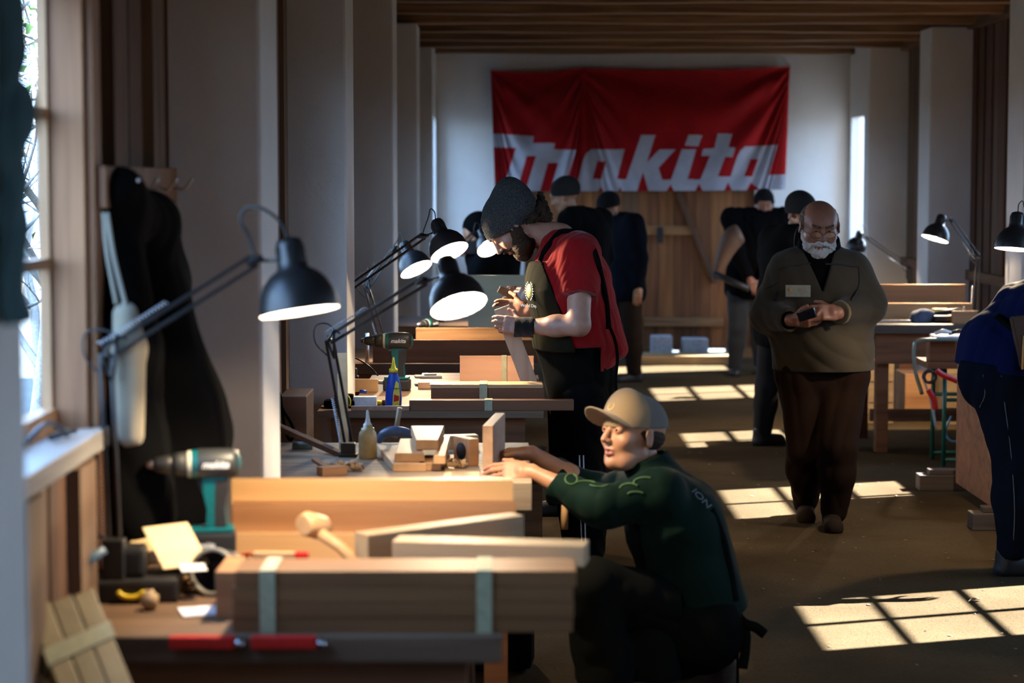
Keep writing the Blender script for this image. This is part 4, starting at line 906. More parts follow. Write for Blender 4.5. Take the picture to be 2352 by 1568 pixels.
# ================================================================== people
QF = 1.0                                   # fineness of the body meshes
SK1 = skin('skin_light', (.43, .23, .16)); SK2 = skin('skin_warm', (.43, .22, .125)); SK3 = skin('skin_ruddy', (.33, .15, .095))
LIP = skin('lips', (.33, .12, .09), .45); EYEW = plain('eye_white', (.45, .42, .40), .3); IRIS = plain('dark_iris', (.02, .012, .008), .2)
def hairmat(name, a, b_):
    if name in MATS: return MATS[name]
    m, nt, b = nodes(name); v = mapping(nt, (1, 1, 1), 'Object', False); f = noise(nt, v, 240, 4, .7, .6)
    nt.links.new(ramp(nt, f, [(.35, a), (.65, b_)]), b.inputs['Base Color']); b.inputs['Roughness'].default_value = .8; b.inputs['Specular IOR Level'].default_value = .15; bump(nt, b, f, .7, .004); MATS[name] = m; return m
HDARK = hairmat('dark_hair', (.016, .009, .006), (.060, .035, .022)); HGREY = hairmat('grey_beard_hair', (.42, .38, .34), (.72, .70, .66)); HBROWN = hairmat('brown_grey_hair', (.05, .035, .025), (.16, .12, .09))
def knit(name, a, b_, sc_=160):
    if name in MATS: return MATS[name]
    m, nt, b = nodes(name); v = mapping(nt, (1, 1, 1), 'Object', False); f = noise(nt, v, sc_ * 2.2, 3, .8)
    w = nt.nodes.new('ShaderNodeTexWave'); w.inputs['Scale'].default_value = sc_ * .5; w.inputs['Distortion'].default_value = .6; w.inputs['Detail'].default_value = 1; w.bands_direction = 'X'
    nt.links.new(v, w.inputs[0]); w2 = nt.nodes.new('ShaderNodeTexWave'); w2.inputs['Scale'].default_value = sc_ * .5; w2.bands_direction = 'Z'; nt.links.new(v, w2.inputs[0])
    nt.links.new(ramp(nt, f, [(.35, a), (.68, b_)]), b.inputs['Base Color']); b.inputs['Roughness'].default_value = .95; b.inputs['Specular IOR Level'].default_value = .1
    ad = nt.nodes.new('ShaderNodeMath'); ad.operation = 'MULTIPLY'; nt.links.new(w.outputs['Fac'], ad.inputs[0]); nt.links.new(w2.outputs['Fac'], ad.inputs[1]); bump(nt, b, ad.outputs[0], .9, .006); MATS[name] = m; return m
def A3(px, py, Y): return np.array(at(px, py, Y))
def eyes(root, H, hs, look=(0, 1, 0), iris=IRIS, r=.0125):
    for s in (-1, 1):
        c = V(s*.031, .0805, .0125); l = V(look); l /= np.linalg.norm(l)
        wc = H[:3, :3] @ c * hs + H[:3, 3]; wl = H[:3, :3] @ l; q = MB()
        M_ = Matrix.Translation(Vector(wc) - root.location) @ Vector(wl).to_track_quat('Z', 'Y').to_matrix().to_4x4()
        pr = [(r * hs * math.sin(a_), -r * hs * math.cos(a_)) for a_ in [math.pi * i / 14 for i in range(15)]]
        q.lathe([(max(a_, 0), b_, 1 if b_ > r * hs * .30 else 0) for a_, b_ in pr], 20, 0, M_); q.build('eye', [EYEW, iris], root)
def person(label, x, y, group=None): return empty('person', (x, y, 0), 0, label, 'person', group)
def prs(name, f, h, mat, root, matfn=None): return mesh(name, f, h * QF, mat, root, matfn)
def strap(name, pts, w_, t_, mat, root, n=10, nrm=None):
    """flat band following points (world)"""
    pts = [p for p in pts if p is not None]
    if len(pts) < 2: print('STRAP MISS', name); return
    ps = curve_pts([Vector(p) for p in pts], n); q = MB(); rings = []
    for i, p in enumerate(ps):
        t = (ps[min(i+1, len(ps)-1)] - ps[max(i-1, 0)]).normalized(); nn = Vector(nrm(p)) if nrm else Vector((0, -1, 0)); nn = (nn - t * nn.dot(t)).normalized(); s_ = t.cross(nn)
        rings.append([q.bm.verts.new(p - root.location + s_ * w_/2 * a_ + nn * t_ * b_) for a_, b_ in ((-1, -.5), (1, -.5), (1, .8), (-1, .8))])
    for i in range(len(rings) - 1):
        for k in range(4): q.bm.faces.new((rings[i][k], rings[i][(k+1) % 4], rings[i+1][(k+1) % 4], rings[i+1][k])).smooth = True
    q.bm.faces.new(rings[0][::-1]); q.bm.faces.new(rings[-1]); return q.build(name, mat, root)
def snap(f, p, d, r=.004):
    """walk from p along d until the surface of f is met"""
    p = V(p); d = V(d)
    if abs(d[1] - 1) < 1e-6: d = p - V(0, 0, CH)            # follow the line of sight
    d = d / np.linalg.norm(d)
    for _ in range(160):
        v_ = float(f(p[None].astype(F))[0])
        if v_ < r: break
        p = p + d * min(max(v_ * .7, .001), .04)
    else: return None
    return p

# ------------------------------------------------ bearded person in the red shirt
Yr = 9.45; root = person('bearded person in grey beanie, red T-shirt and apron, holding a plank upright', at(1340, 1300, Yr).x, Yr)
J = dict(pel=A3(1326, 885, Yr), chest=A3(1306, 645, Yr), neck=A3(1276, 532, Yr), shL=A3(1330, 584, 9.27), shR=A3(1300, 582, 9.66), fwd=(-1, 0, -.15))
elL, wrL = A3(1330, 746, 9.14), A3(1208, 751, 9.26); elR, wrR = A3(1290, 742, 9.80), A3(1212, 712, 9.62)
H = m4(fr((-.58, -.06, -.80), (-.80, 0, .60)), A3(1174, 521, Yr - .02)); hs = 1.08
hd = XF(head_node(w=1.0, jaw=1.02, nose=1.1, closed=True), H, hs)
torso = torso_node(J, (0, 1, 0), 1.30, 1.08); torsob = torso_node(J, (0, 1, 0), 1.12, 1.0)
hips = (A3(1338, 905, 9.34), A3(1322, 905, 9.57)); kn = (A3(1350, 1105, 9.32), A3(1325, 1105, 9.60)); an = (A3(1362, 1270, 9.36), A3(1318, 1270, 9.60))
aL = arm_node(J['shL'], elL, wrL, 1.18); aR = arm_node(J['shR'], elR, wrR, 1.18)
hL = hand_node(wrL + V(-.01, 0, 0), (-1, .10, .16), (-.05, -1, .25), 1, curls=[(.35, .55, .3), (.5, .6, .4), (.65, .7, .5), (.8, .8, .5)], thumb=((.75, .6, -.35), (.35, .9, -.3)), s=.98)
hR = hand_node(wrR + V(-.01, 0, 0), (-1, -.12, .22), (.0, 1, .35), -1, curls=[(.3, .4, .2), (.35, .5, .3), (.5, .6, .4), (.6, .6, .4)], thumb=((.6, .7, .3), (.2, .9, .3)), s=.95)
neckn = cap(J['neck'] + V(.02, 0, -.03), A3(1205, 530, Yr - .01), .070, .062)
legs = [leg_node(hips[i], kn[i], an[i], 1.05) for i in (0, 1)]
core = U(.03, torsob, aL, aR, neckn); body = U(.012, U(.03, core, hd), hL, hR, *legs)
Hi = np.linalg.inv(H)
def lipf(P): L = (P - H[:3, 3]) @ H[:3, :3] / hs; return lips(L).astype(int)
prs('body', body, .0036, [SK1, LIP], root, lipf)
fd = folds(.0045, 24, 3, (1, 1, .8))
slv = [AND(cap(J['shL'] + V(0, 0, .01), elL + V(.0, 0, .02), .088, .082), half(A3(1312, 682, 9.2), elL - J['shL'])), AND(cap(J['shR'] + V(0, 0, .01), elR, .085, .078), half(A3(1290, 680, 9.7), elR - J['shR']))]
tail = U(.03, cap(A3(1386, 680, 9.47), A3(1416, 800, 9.47), .045, .05, (0, 1, 0), 2.8), cap(A3(1330, 700, Yr), A3(1345, 790, Yr), .15, .155, (0, 1, 0), 1.25))
shirt0 = U(.035, off(torso, .012), *slv, tail); shirt0 = U(.02, shirt0)
shirt = AND(SUB(disp(shirt0, fd), off(cap(J['neck'] + V(.0, 0, .015), A3(1215, 528, Yr), .068, .068), .004), .01), half(A3(1420, 835, Yr), (.25, 0, -1)), lambda P: -np.maximum(P[:, 0] - A3(1376, 800, Yr)[0], P[:, 2] - A3(1340, 790, Yr)[2]).astype(F))
RSH = cloth('red_tshirt', (.26, .006, .007)); prs('tshirt', shirt, .005, RSH, root)
APR = cloth('black_apron', (.0035, .0038, .0032), 200, .95, .2, 0); APB = cloth('olive_apron_bib', (.012, .0115, .0065), 200, .95, .2, 0)
la, lb = A3(1243, 598, Yr), A3(1310, 775, Yr); dd = lb - la
bib = AND(off(disp(U(.035, off(torso, .012)), folds(.003, 20, 5)), .010), half(la, (-dd[2] * -1, 0, dd[0] * -1) if False else (-dd[2], 0, dd[0])), half(A3(1225, 597, Yr), (0, 0, 1)), half(A3(1310, 800, Yr), (0, 0, -1)))
prs('apron_bib', bib, .005, APB, root)
sk = U(.05, cap(A3(1315, 770, Yr), A3(1329, 850, Yr), .176, .154, (0, 1, 0), 1.25), cap(A3(1333, 870, Yr), A3(1333, 1040, Yr), .148, .142, (0, 1, 0), 1.3))
sk = AND(disp(sk, folds(.008, 16, 8, (1, 1, .12))), half(A3(1320, 748, Yr), (.12, 0, 1)), half(A3(1330, 1052, Yr), (0, 0, -1)))
prs('apron_skirt', sk, .006, APR, root)
trs = U(.02, *[off(disp(leg_node(hips[i], kn[i], an[i], 1.18), folds(.008, 20, 9 + i, (1, 1, .5))), .008) for i in (0, 1)])
trs = AND(trs, half(an[0] + V(0, 0, -.03), (0, 0, -1))); TRO = cloth('black_trousers', (.0035, .0035, .004), 200, .9, .2, 0); prs('trousers', trs, .007, TRO, root)
for k_, x_ in enumerate((1331, 1340)):
    pts = [snap(trs, A3(x_ + i * 1.5, y_, 9.0), (0, 1, 0), .002) for i, y_ in enumerate((1045, 1110, 1170, 1230, 1285))]; strap('side_stripe', pts, .006, .004, WHITEP, root, 6)
for i, a_ in enumerate(an): prs('shoe', shoe_node(V(a_[0] + .05, a_[1], 0), V(a_[0] - .22, a_[1] - .02, 0)), .007, BLACKP, root)
wb = AND(cap(A3(1245, 751, 9.23), A3(1180, 751, 9.27), .047, .043), half(A3(1181, 751, 9.26), (-1, 0, .05)), half(A3(1224, 752, 9.24), (1, 0, 0))); prs('wristband', disp(wb, folds(.002, 60, 3)), .003, cloth('black_terry', (.012, .012, .011), 500, 1, .6), root)
# apron strap over the near shoulder, ties at the back
pts = [snap(shirt, A3(x_, y_, 8.9), (0, 1, 0)) for x_, y_ in ((1241, 600), (1250, 578), (1262, 560))] + [snap(shirt, A3(x_, 440, 9.33), (0, 0, -1)) for x_ in (1285, 1310, 1335)] + [snap(shirt, A3(x_, y_, 8.9), (0, 1, 0)) for x_, y_ in ((1366, 580), (1380, 630), (1392, 690), (1398, 755))]
strap('apron_strap', pts, .024, .005, APR, root, nrm=lambda p: (0, -1, .8) if p.z > A3(1300, 580, Yr)[2] else (.1, -1, .1))
strap('apron_tie', [A3(1400, 750, 9.26), A3(1412, 780, 9.25), A3(1418, 820, 9.26), A3(1414, 870, 9.27), A3(1416, 905, 9.27)], .014, .003, APR, root)
# round emblem and lettering on the bib
c = snap(bib, A3(1219, 668, 9.1), (0, 1, 0), .001); n_ = V(-.85, -.5, .0); n_ /= np.linalg.norm(n_); Mx = Matrix.Translation(Vector(c) + Vector(n_) * .006 - root.location) @ Vector(n_).to_track_quat('Z', 'Y').to_matrix().to_4x4()
q = MB(); q.lathe([(.0, .002), (.026, .002), (.026, 0)], 28, 0, Mx @ Matrix.Diagonal((1, 1.25, 1, 1))); q.build('emblem', plain('emblem_yellow', (.75, .60, .16), .6), root)
q = MB(); q.lathe([(.0175, .0024), (.019, .0030), (.0205, .0024)], 28, 0, Mx @ Matrix.Diagonal((1, 1.25, 1, 1))); q.build('emblem_line', plain('emblem_brown', (.20, .12, .04), .6), root)
q = MB()
for i in range(22):
    a_ = 2 * math.pi * i / 22
    if i in (5, 6, 16, 17): continue
    T_ = Mx @ Matrix.Diagonal((1, 1.25, 1, 1)) @ Matrix.Rotation(a_, 4, 'Z') @ Matrix.Translation((.033, 0, .002)); q.box((-.003, -.0018 - .001 * (i % 2), 0), (.003, .0018, .001), M=T_)
q.build('emblem_lettering', WHITEP, root)
fo = text_mesh('apron_lettering', 'Wood Day', .020, WHITEP, root, .0004, 0, 0, 'RIGHT')
c2 = snap(bib, A3(1226, 702, 9.0), (0, 1, 0), .001); fo.matrix_local = Matrix.Translation(Vector(c2) + Vector((-.004, -.008, -.006)) - root.location) @ Matrix.Rotation(R(-38), 4, 'Z') @ Matrix.Translation((.022, 0, 0)) @ Matrix.Rotation(R(90), 4, 'X')
# beard, hair, beanie
bd = U(.02, cap((-.066, .004, -.025), (-.046, .032, -.080), .026, .038), cap((.066, .004, -.025), (.046, .032, -.080), .026, .038), ell((0, .015, -.098), (.052, .055, .032)), ell((0, .058, -.100), (.047, .038, .040)), cap((-.045, .040, -.078), (.045, .040, -.078), .032), cap((-.03, .082, -.050), (-.006, .097, -.042), .008), cap((.03, .082, -.050), (.006, .097, -.042), .008))
bd = disp(SUB(bd, ell((0, .10, -.056), (.020, .03, .0085)), .004), folds(.0035, 330, 4, (1, 1, .5))); prs('beard', XF(bd, H, hs), .0032, HDARK, root)
br_ = U(.01, cap((-.045, .087, .040), (-.016, .099, .036), .0055), cap((.045, .087, .040), (.016, .099, .036), .0055)); prs('eyebrows', XF(br_, H, hs), .0025, HDARK, root)
hb = U(.02, ell((0, -.115, -.085), (.040, .035, .035)), ell((0, -.135, -.045), (.040, .030, .030)), ell((0, -.085, -.045), (.070, .030, .035)), cap((-.06, -.04, -.02), (-.072, -.06, -.06), .008, .004), cap((.06, -.04, -.02), (.074, -.055, -.075), .010, .004), cap((0.03, -.15, -.06), (.02, -.18, -.02), .02, .012)); prs('hair', XF(disp(hb, folds(.006, 90, 6, (1, 1, 1))), H, hs), .004, HDARK, root)
bn = U(.04, ell((0, -.030, .050), (.094, .118, .094)), ell((0, -.115, .085), (.070, .062, .066)), ell((0, -.10, .02), (.080, .062, .07)))
bn = AND(disp(bn, folds(.004, 30, 2, (1, 1, 1))), half((0, .10, .040), (0, .50, -1))); bn = U(.006, bn, AND(off(ell((0, -.012, .035), (.092, .110, .088)), .005), half((0, .10, .036), (0, .50, -1)), half((0, .10, .078), (0, -.50, 1))))
prs('beanie', XF(bn, H, hs), .0036, knit('grey_marl_knit', (.018, .019, .020), (.13, .135, .14), 110), root)
# plank in the hands
pa, pb = A3(1150, 700, 9.345), A3(1231, 919, 9.37); d = Vector(pb - pa); M_ = Matrix((Vector((0, 1, 0)).cross(d.normalized()), Vector((0, 1, 0)), d.normalized())).transposed()
q = MB(); q.obox((0, 0, 0), (.036, .0105, d.length / 2 - .012), M_, bev=.0015); tag(q.build('held_plank', [wood('held_pale_plank', (.70, .48, .33), (.52, .33, .21), 2, .5, .9)], loc=Vector(pa + pb) / 2), 'pale plank held upright at a slant in the hands of the bearded person', 'plank')

# ------------------------------------------------ crouching person in the tan cap
Yb = 7.08; root = person('crouching person in a tan cap and dark green jacket, hands on the second bench', at(1560, 1500, Yb).x, Yb)
J = dict(pel=A3(1600, 1430, 7.05), chest=A3(1545, 1195, 7.02), neck=A3(1502, 1085, 7.02), shL=A3(1512, 1135, 6.86), shR=A3(1480, 1130, 7.24), fwd=(-1, 0, 0))
elL, wrL = A3(1385, 1165, 6.83), A3(1222, 1084, 6.98); elR, wrR = A3(1370, 1130, 7.42), A3(1222, 1040, 7.34)
H = m4(fr((-.80, -.58, .17), (-.06, 0, 1)), A3(1452, 1002, 7.0)); hs = 1.07
hd = XF(head_node(w=1.0, jaw=.94, nose=.9, mouth=.35), H, hs)
torso = torso_node(J, (.1, 1, 0), 1.0, 1.02)
hipL, knL, anL = A3(1600, 1440, 6.95), A3(1362, 1352, 6.78), A3(1405, 1610, 6.88); hipR, knR, anR = A3(1590, 1440, 7.15), A3(1400, 1480, 7.35), A3(1640, 1560, 7.25)
aL, aR = arm_node(J['shL'], elL, wrL, .95), arm_node(J['shR'], elR, wrR, .95)
hL = hand_node(wrL + V(-.005, 0, 0), (-1, .10, .02), (.15, -.75, .65), 1, curls=[(.25, .35, .2), (.3, .4, .3), (.4, .45, .3), (.5, .5, .3)], thumb=((.55, .75, -.2), (.2, .95, -.2)), s=.98)
hR = hand_node(wrR + V(-.005, 0, 0), (-1, -.05, -.02), (.1, .45, .9), -1, curls=[(.4, .5, .3), (.45, .5, .3), (.5, .5, .4), (.6, .6, .4)], thumb=((.6, .7, -.2), (.2, .95, -.3)), s=.98)
core = U(.03, torso, aL, aR, cap(J['neck'] - V(0, 0, .02), A3(1470, 1045, 7.02), .056, .054)); lg = [leg_node(hipL, knL, anL, .98), leg_node(hipR, knR, anR, .98)]
def lipf(P): L = (P - H[:3, 3]) @ H[:3, :3] / hs; return lips(L).astype(int)
prs('body', U(.012, U(.022, core, hd), hL, hR, *lg), .0034, [SK2, LIP], root, lipf)
eyes(root, H, hs, (.10, 1, .25))
GRN = cloth('dark_green_jacket', (.0022, .0125, .0078), 220, .75, .25, .03); fd = folds(.007, 18, 12, (1, 1, .6))
cuffL, cuffR = A3(1288, 1105, 6.95), A3(1284, 1070, 7.38)
slL = AND(U(.03, cap(J['shL'] + V(-.0, 0, 0), elL, .080, .066), cap(elL, cuffL - V(.05, 0, 0), .066, .046)), half(cuffL, wrL - elL)); slR = AND(U(.03, cap(J['shR'], elR, .078, .064), cap(elR, cuffR - V(.05, 0, 0), .064, .046)), half(cuffR, wrR - elR))
jk = U(.05, off(torso, .028), cap(J['chest'] + V(.03, 0, 0), J['pel'] + V(.035, 0, .06), .135, .135, (0, 1, 0), 1.3)); collar = SUB(AND(cap(A3(1512, 1110, 7.02), A3(1475, 1045, 7.0), .092, .078), half(A3(1475, 1052, 7.0), (-.35, 0, 1))), cap(A3(1512, 1110, 7.02), A3(1470, 1030, 7.0), .070, .068), .006)
jk = U(.03, jk, slL, slR); jk = AND(disp(jk, fd), half(A3(1600, 1415, 7.05), (.25, 0, -1))); jk = SUB(jk, cap(J['neck'] + V(-.02, 0, .02), A3(1460, 1030, 7.0), .055, .06), .01)
jk = U(.015, jk, collar); prs('jacket', jk, .005, GRN, root)
BT = cloth('black_work_trousers', (.0035, .0038, .0032), 200, .95, .25, 0)
tr = U(.04, off(lg[0], .024), off(lg[1], .022), cap(J['pel'] + V(0, -.09, 0), J['pel'] + V(0, .09, 0), .150, .150)); tr = AND(disp(tr, folds(.010, 16, 14)), half(anL + V(0, 0, -.03), (0, 0, -1)))
prs('trousers', tr, .007, BT, root)
# apron skirt hanging from the knee
ap = U(.03, cap(A3(1560, 1390, 6.90), knL + V(.01, -.01, .012), .085, .083, (0, 1, 0), 1.2), cap(knL + V(-.005, 0, .01), A3(1398, 1600, 6.80), .085, .10, (0, 1, 0), 1.5), cap(A3(1480, 1400, 6.9), A3(1500, 1600, 6.85), .10, .11)); ap = AND(disp(ap, folds(.009, 17, 21, (1, 1, .3))), half(A3(1400, 1562, 6.8), (0, 0, -1)), half(A3(1560, 1400, 6.9), (1, 0, 0)))
prs('apron', ap, .007, APR, root)
bibn = AND(off(disp(torso, folds(.003, 20, 5)), .036), half(A3(1462, 1200, 6.9), (1, 0, .25)), half(A3(1450, 1175, 6.9), (-.2, 0, 1)), half(A3(1450, 1400, 6.9), (0, 0, -1))); prs('apron_bib', bibn, .006, APR, root)
for a_, hh in ((anL, (A3(1430, 1640, 6.9), A3(1310, 1660, 6.88))), (anR, (A3(1690, 1590, 7.2), A3(1570, 1610, 7.25)))):
    he, to = hh; he[2] = 0; to[2] = 0; d_ = to - he; to = he + d_ / np.linalg.norm(d_) * .275; prs('shoe', shoe_node(he, to), .006, plain('brown_shoe', (.06, .038, .025), .8, spec=.1), root)
# cap: crown, visor, button; hair at the temples
TAN = cloth('tan_cap_cotton', (.27, .195, .115), 260, .9); GREYC = cloth('grey_cap_mesh', (.17, .15, .135), 160, .9)
crown = U(.03, ell((0, -.012, .045), (.087, .108, .090)), ell((0, .035, .060), (.070, .066, .075)), ell((0, .040, .095), (.050, .038, .050))); crown = AND(crown, half((0, 0, .030), (0, -.10, -1)))
def capmat(P): L = (P - H[:3, 3]) @ H[:3, :3] / hs; return (L[:, 1] < .005).astype(int)
prs('cap_crown', XF(crown, H, hs), .0036, [TAN, GREYC], root, capmat)
def bend(a, k):
    def f(P): Q = P.copy(); Q[:, 2] += k * Q[:, 0] ** 2 - .22 * (Q[:, 1] - .06) - .012; return a(Q)
    return N(f, a.c, a.r + .03)
vis = AND(bend(ell((0, .085, .036), (.082, .098, .0065)), 4.5), half((0, .055, 0), (0, -1, 0))); prs('cap_visor', XF(vis, H, hs), .003, TAN, root)
q = MB(); q.lathe([(0, .006), (.007, .005), (.009, 0)], 14, 0, Matrix(m4(H[:3, :3], H[:3, :3] @ V(0, -.01, .135) * hs + H[:3, 3] - V(*root.location)).tolist())); q.build('cap_button', TAN, root)
wc = H[:3, :3] @ V(0, .098, .085) * hs + H[:3, 3]; q = MB(); q.lathe([(.012, .002), (.014, .004), (.016, .002)], 20, 0, Matrix.Translation(Vector(wc) - root.location) @ Vector(H[:3, :3] @ V(0, 1, .45)).to_track_quat('Z', 'Y').to_matrix().to_4x4()); q.build('cap_badge', plain('badge_gold', (.5, .36, .12), .6), root)
hr = AND(U(.01, ell((0, -.020, .005), (.0795, .094, .055))), half((0, 0, .040), (0, 0, 1)), half((0, .030, 0), (0, 1, 0)), half((0, -.015, -.02), (0, .8, -1))); prs('hair', XF(disp(hr, folds(.002, 120, 4, (1, 1, 1))), H, hs), .003, HDARK, root)
prs('eyebrows', XF(U(.01, cap((-.046, .086, .038), (-.016, .099, .036), .0042), cap((.046, .086, .038), (.016, .099, .036), .0042)), H, hs), .0022, HDARK, root)
# prints and trims on the jacket
LG = plain('light_green_print', (.04, .095, .025), .8)
def ringp(c, rx, ry, rr=.0028, a0=0, a1=360):
    q = MB(); pts = []
    for i in range(17):
        a_ = R(a0 + (a1 - a0) * i / 16); p = snap(jk, A3(c[0] + rx * math.cos(a_), c[1] + ry * math.sin(a_), 6.5), (0, 1, 0), .002); pts += [Vector(p) - root.location] if p is not None else []
    if len(pts) < 3: print('PRINT MISS', c); q.bm.free(); return
    q.tube(pts, rr, 6); q.build('jacket_print', LG, root)
ringp((1312, 1100), 14, 12, .003); ringp((1345, 1112), 26, 8, .003, 200, 330); ringp((1376, 1110), 22, 7, .003, 20, 160); ringp((1446, 1122), 22, 12, .004, 180, 330); ringp((1482, 1108), 26, 12, .004, 150, 300); ringp((1460, 1135), 18, 6, .004, 180, 340)
fo = text_mesh('jacket_lettering', 'ION', .045, plain('faded_white', (.14, .155, .15), .7), root)
c2 = snap(jk, A3(1603, 1150, 6.5), (0, 1, 0), .002); gr = np.array([float(jk((c2 + V(*u_) * .01)[None].astype(F))[0] - jk((c2 - V(*u_) * .01)[None].astype(F))[0]) for u_ in ((1, 0, 0), (0, 1, 0), (0, 0, 1))]); gr /= np.linalg.norm(gr)
tx = np.cross(gr, V(0, 1, 0)); tx = V(.35, 0, -1); tx = tx - gr * (tx @ gr); tx /= np.linalg.norm(tx); ty = np.cross(gr, tx); fo.matrix_local = Matrix(m4(np.stack([tx, ty, gr], 1), c2 + gr * .008 - tx * .04 - V(*root.location)).tolist())
pts = [snap(jk, A3(x_, y_, 6.5), (0, 1, 0), .003) for x_, y_ in ((1635, 1170), (1662, 1240), (1678, 1310), (1690, 1380))]; strap('apron_strap', pts, .022, .004, APR, root, nrm=lambda p: (.5, -1, 0))
strap('apron_tie', [A3(1692, 1415, 6.92), A3(1712, 1432, 6.90), A3(1735, 1440, 6.9), A3(1757, 1456, 6.9)], .034, .006, APR, root); strap('apron_tie', [A3(1695, 1420, 6.92), A3(1712, 1450, 6.9), A3(1712, 1490, 6.9), A3(1706, 1535, 6.9)], .032, .006, APR, root); strap('apron_tie', [A3(1694, 1425, 6.92), A3(1692, 1470, 6.9), A3(1694, 1520, 6.9), A3(1694, 1590, 6.9)], .010, .004, APR, root)
strap('red_label', [snap(jk, A3(1640, 1452, 6.5), (0, 1, 0), .002), snap(jk, A3(1668, 1466, 6.5), (0, 1, 0), .002)] if False else [A3(1640, 1456, 6.86), A3(1668, 1465, 6.87)], .010, .003, RED, root)
q = MB(); q.obox((0, 0, 0), (.0175, .20, .078), Matrix.Rotation(R(-6), 3, 'Z'), bev=.002)
tag(q.build('held_board', [wood('held_board_wood', (.66, .42, .28), (.5, .3, .18), 1, .5)], loc=(-.046, 7.28, .882)), 'thick board standing upright between the hands of the crouching person', 'board')
# ------------------------------------------------ older person in the fleece pullover
Yo = 10.8; root = person('older grey-bearded person in an olive-grey fleece pullover with a name tag, holding a phone', at(1890, 1195, Yo).x, Yo)
A = lambda x, y, dy=0: A3(x, y, Yo + dy)
J = dict(pel=A(1890, 860), chest=A(1880, 665, .02), neck=A(1880, 575, .03), shL=A(1952, 622, .02), shR=A(1808, 622, .02), fwd=(0, -1, 0))
elA, wrA = A(1768, 722, -.05), A(1815, 735, -.30); elB, wrB = A(1995, 700, -.05), A(1925, 718, -.30)
H = m4(fr((.02, -1, -.34), (0.02, -.3, 1)), A(1882, 522, -.04)); hs = 1.10
hd = XF(head_node(w=1.08, jaw=1.12, nose=1.25, old=1), H, hs)
torso = torso_node(J, (1, 0, 0), 1.25, 1.1, belly=.8); torsob = torso_node(J, (1, 0, 0), 1.1, 1.0)
hpA, knA, anA = A(1845, 870), A(1848, 1030, -.02), A(1852, 1150, .22); hpB, knB, anB = A(1935, 870), A(1925, 1030, -.16), A(1915, 1170, -.10)
aA, aB = arm_node(J['shR'], elA, wrA, 1.15), arm_node(J['shL'], elB, wrB, 1.15)
hA = hand_node(wrA, (.85, -.25, -.05), (-.25, -.55, -.75), -1, curls=[(.5, .7, .5), (.4, .6, .4), (.35, .5, .3), (.3, .4, .3)], thumb=((.8, .6, -.3), (.5, .8, -.3)), s=1.08)
hB = hand_node(wrB, (-.85, -.30, .05), (.25, -.80, .35), 1, curls=[(.3, .4, .3), (.4, .5, .3), (.5, .6, .4), (.6, .6, .4)], thumb=((.6, .75, -.3), (.2, .95, -.3)), s=1.08)
lg = [leg_node(hpA, knA, anA, 1.1), leg_node(hpB, knB, anB, 1.1)]; core = U(.03, torsob, aA, aB, cap(J['neck'] - V(0, 0, .02), A(1881, 550), .070, .064))
def lipf(P): L = (P - H[:3, 3]) @ H[:3, :3] / hs; return lips(L).astype(int)
prs('body', U(.012, U(.025, core, hd), hA, hB, *lg), .0042, [SK3, LIP], root, lipf); eyes(root, H, hs, (0, 1, .1))
FL = cloth('olive_grey_fleece', (.062, .049, .033), 380, 1, .5, .1); fd = folds(.010, 14, 31, (1, 1, .7))
sa = AND(U(.04, cap(J['shR'] + V(.01, 0, -.01), elA, .090, .092), cap(elA, wrA + V(-.01, .03, 0), .095, .060)), half(wrA + V(-.025, .0, 0), wrA - elA)); sb = AND(U(.04, cap(J['shL'] + V(-.01, 0, -.01), elB, .090, .090), cap(elB, wrB + V(.01, .03, 0), .092, .055)), half(wrB + V(.03, 0, 0), wrB - elB))
fl = U(.05, off(torso, .030), sa, sb, cap(A(1888, 700, -.02), A(1890, 815, -.02), .155, .165, (1, 0, 0), 1.32)); fl = AND(disp(fl, fd), half(A(1890, 848), (0, 0, -1)))
vc = A(1877, 660, 0); neckcut = N(lambda P: np.maximum(np.maximum(np.abs(P[:, 0] - vc[0]) * 2.6 - (P[:, 2] - A(1877, 668, 0)[2]), P[:, 1] - Yo + .02), -(P[:, 2] - A(1877, 668, 0)[2])).astype(F), vc, .5)
fl2 = SUB(SUB(fl, neckcut, .004), cap(J['neck'], A(1881, 545), .072, .080), .01); prs('fleece_pullover', fl2, .006, FL, root)
BLKS = cloth('black_turtleneck', (.0035, .0035, .004), 200, .95, .2, 0); inner = AND(U(.03, off(torso, .012), cap(J['neck'] - V(0, 0, .03), A(1881, 566, -.01), .085, .082)), half(A(1881, 720), (0, 0, -1))); prs('black_shirt', inner, .006, BLKS, root)
col = SUB(AND(cap(A(1881, 598, .03), A(1881, 548, .0), .110, .092, (1, 0, 0), 1.15), half(A(1881, 545, 0), (0, -.5, 1))), U(.01, cap(A(1881, 600, .02), A(1881, 530, 0), .090, .080, (1, 0, 0), 1.15), N(lambda P: (np.abs(P[:, 0] - vc[0]) * 2.2 - (P[:, 2] - A(1877, 640, 0)[2]) + np.maximum(P[:, 1] - Yo + .03, 0) * 9).astype(F), vc, .5)), .006); prs('fleece_collar', col, .006, BLKS, root)
PIP = plain('black_piping', (.012, .012, .012), .8)
for pts in ([(1789, 618), (1800, 614), (1830, 610), (1862, 604)], [(1896, 606), (1930, 607), (1952, 611), (1972, 612)], [(1789, 618), (1788, 650), (1778, 690)], [(1972, 612), (1974, 640), (1970, 665), (1955, 690)], [(1760, 662), (1775, 656), (1787, 648)]):
    strap('piping', [snap(fl, A3(x, y, Yo - .6), (0, 1, 0), .001) for x, y in pts], .008, .004, PIP, root, 8)
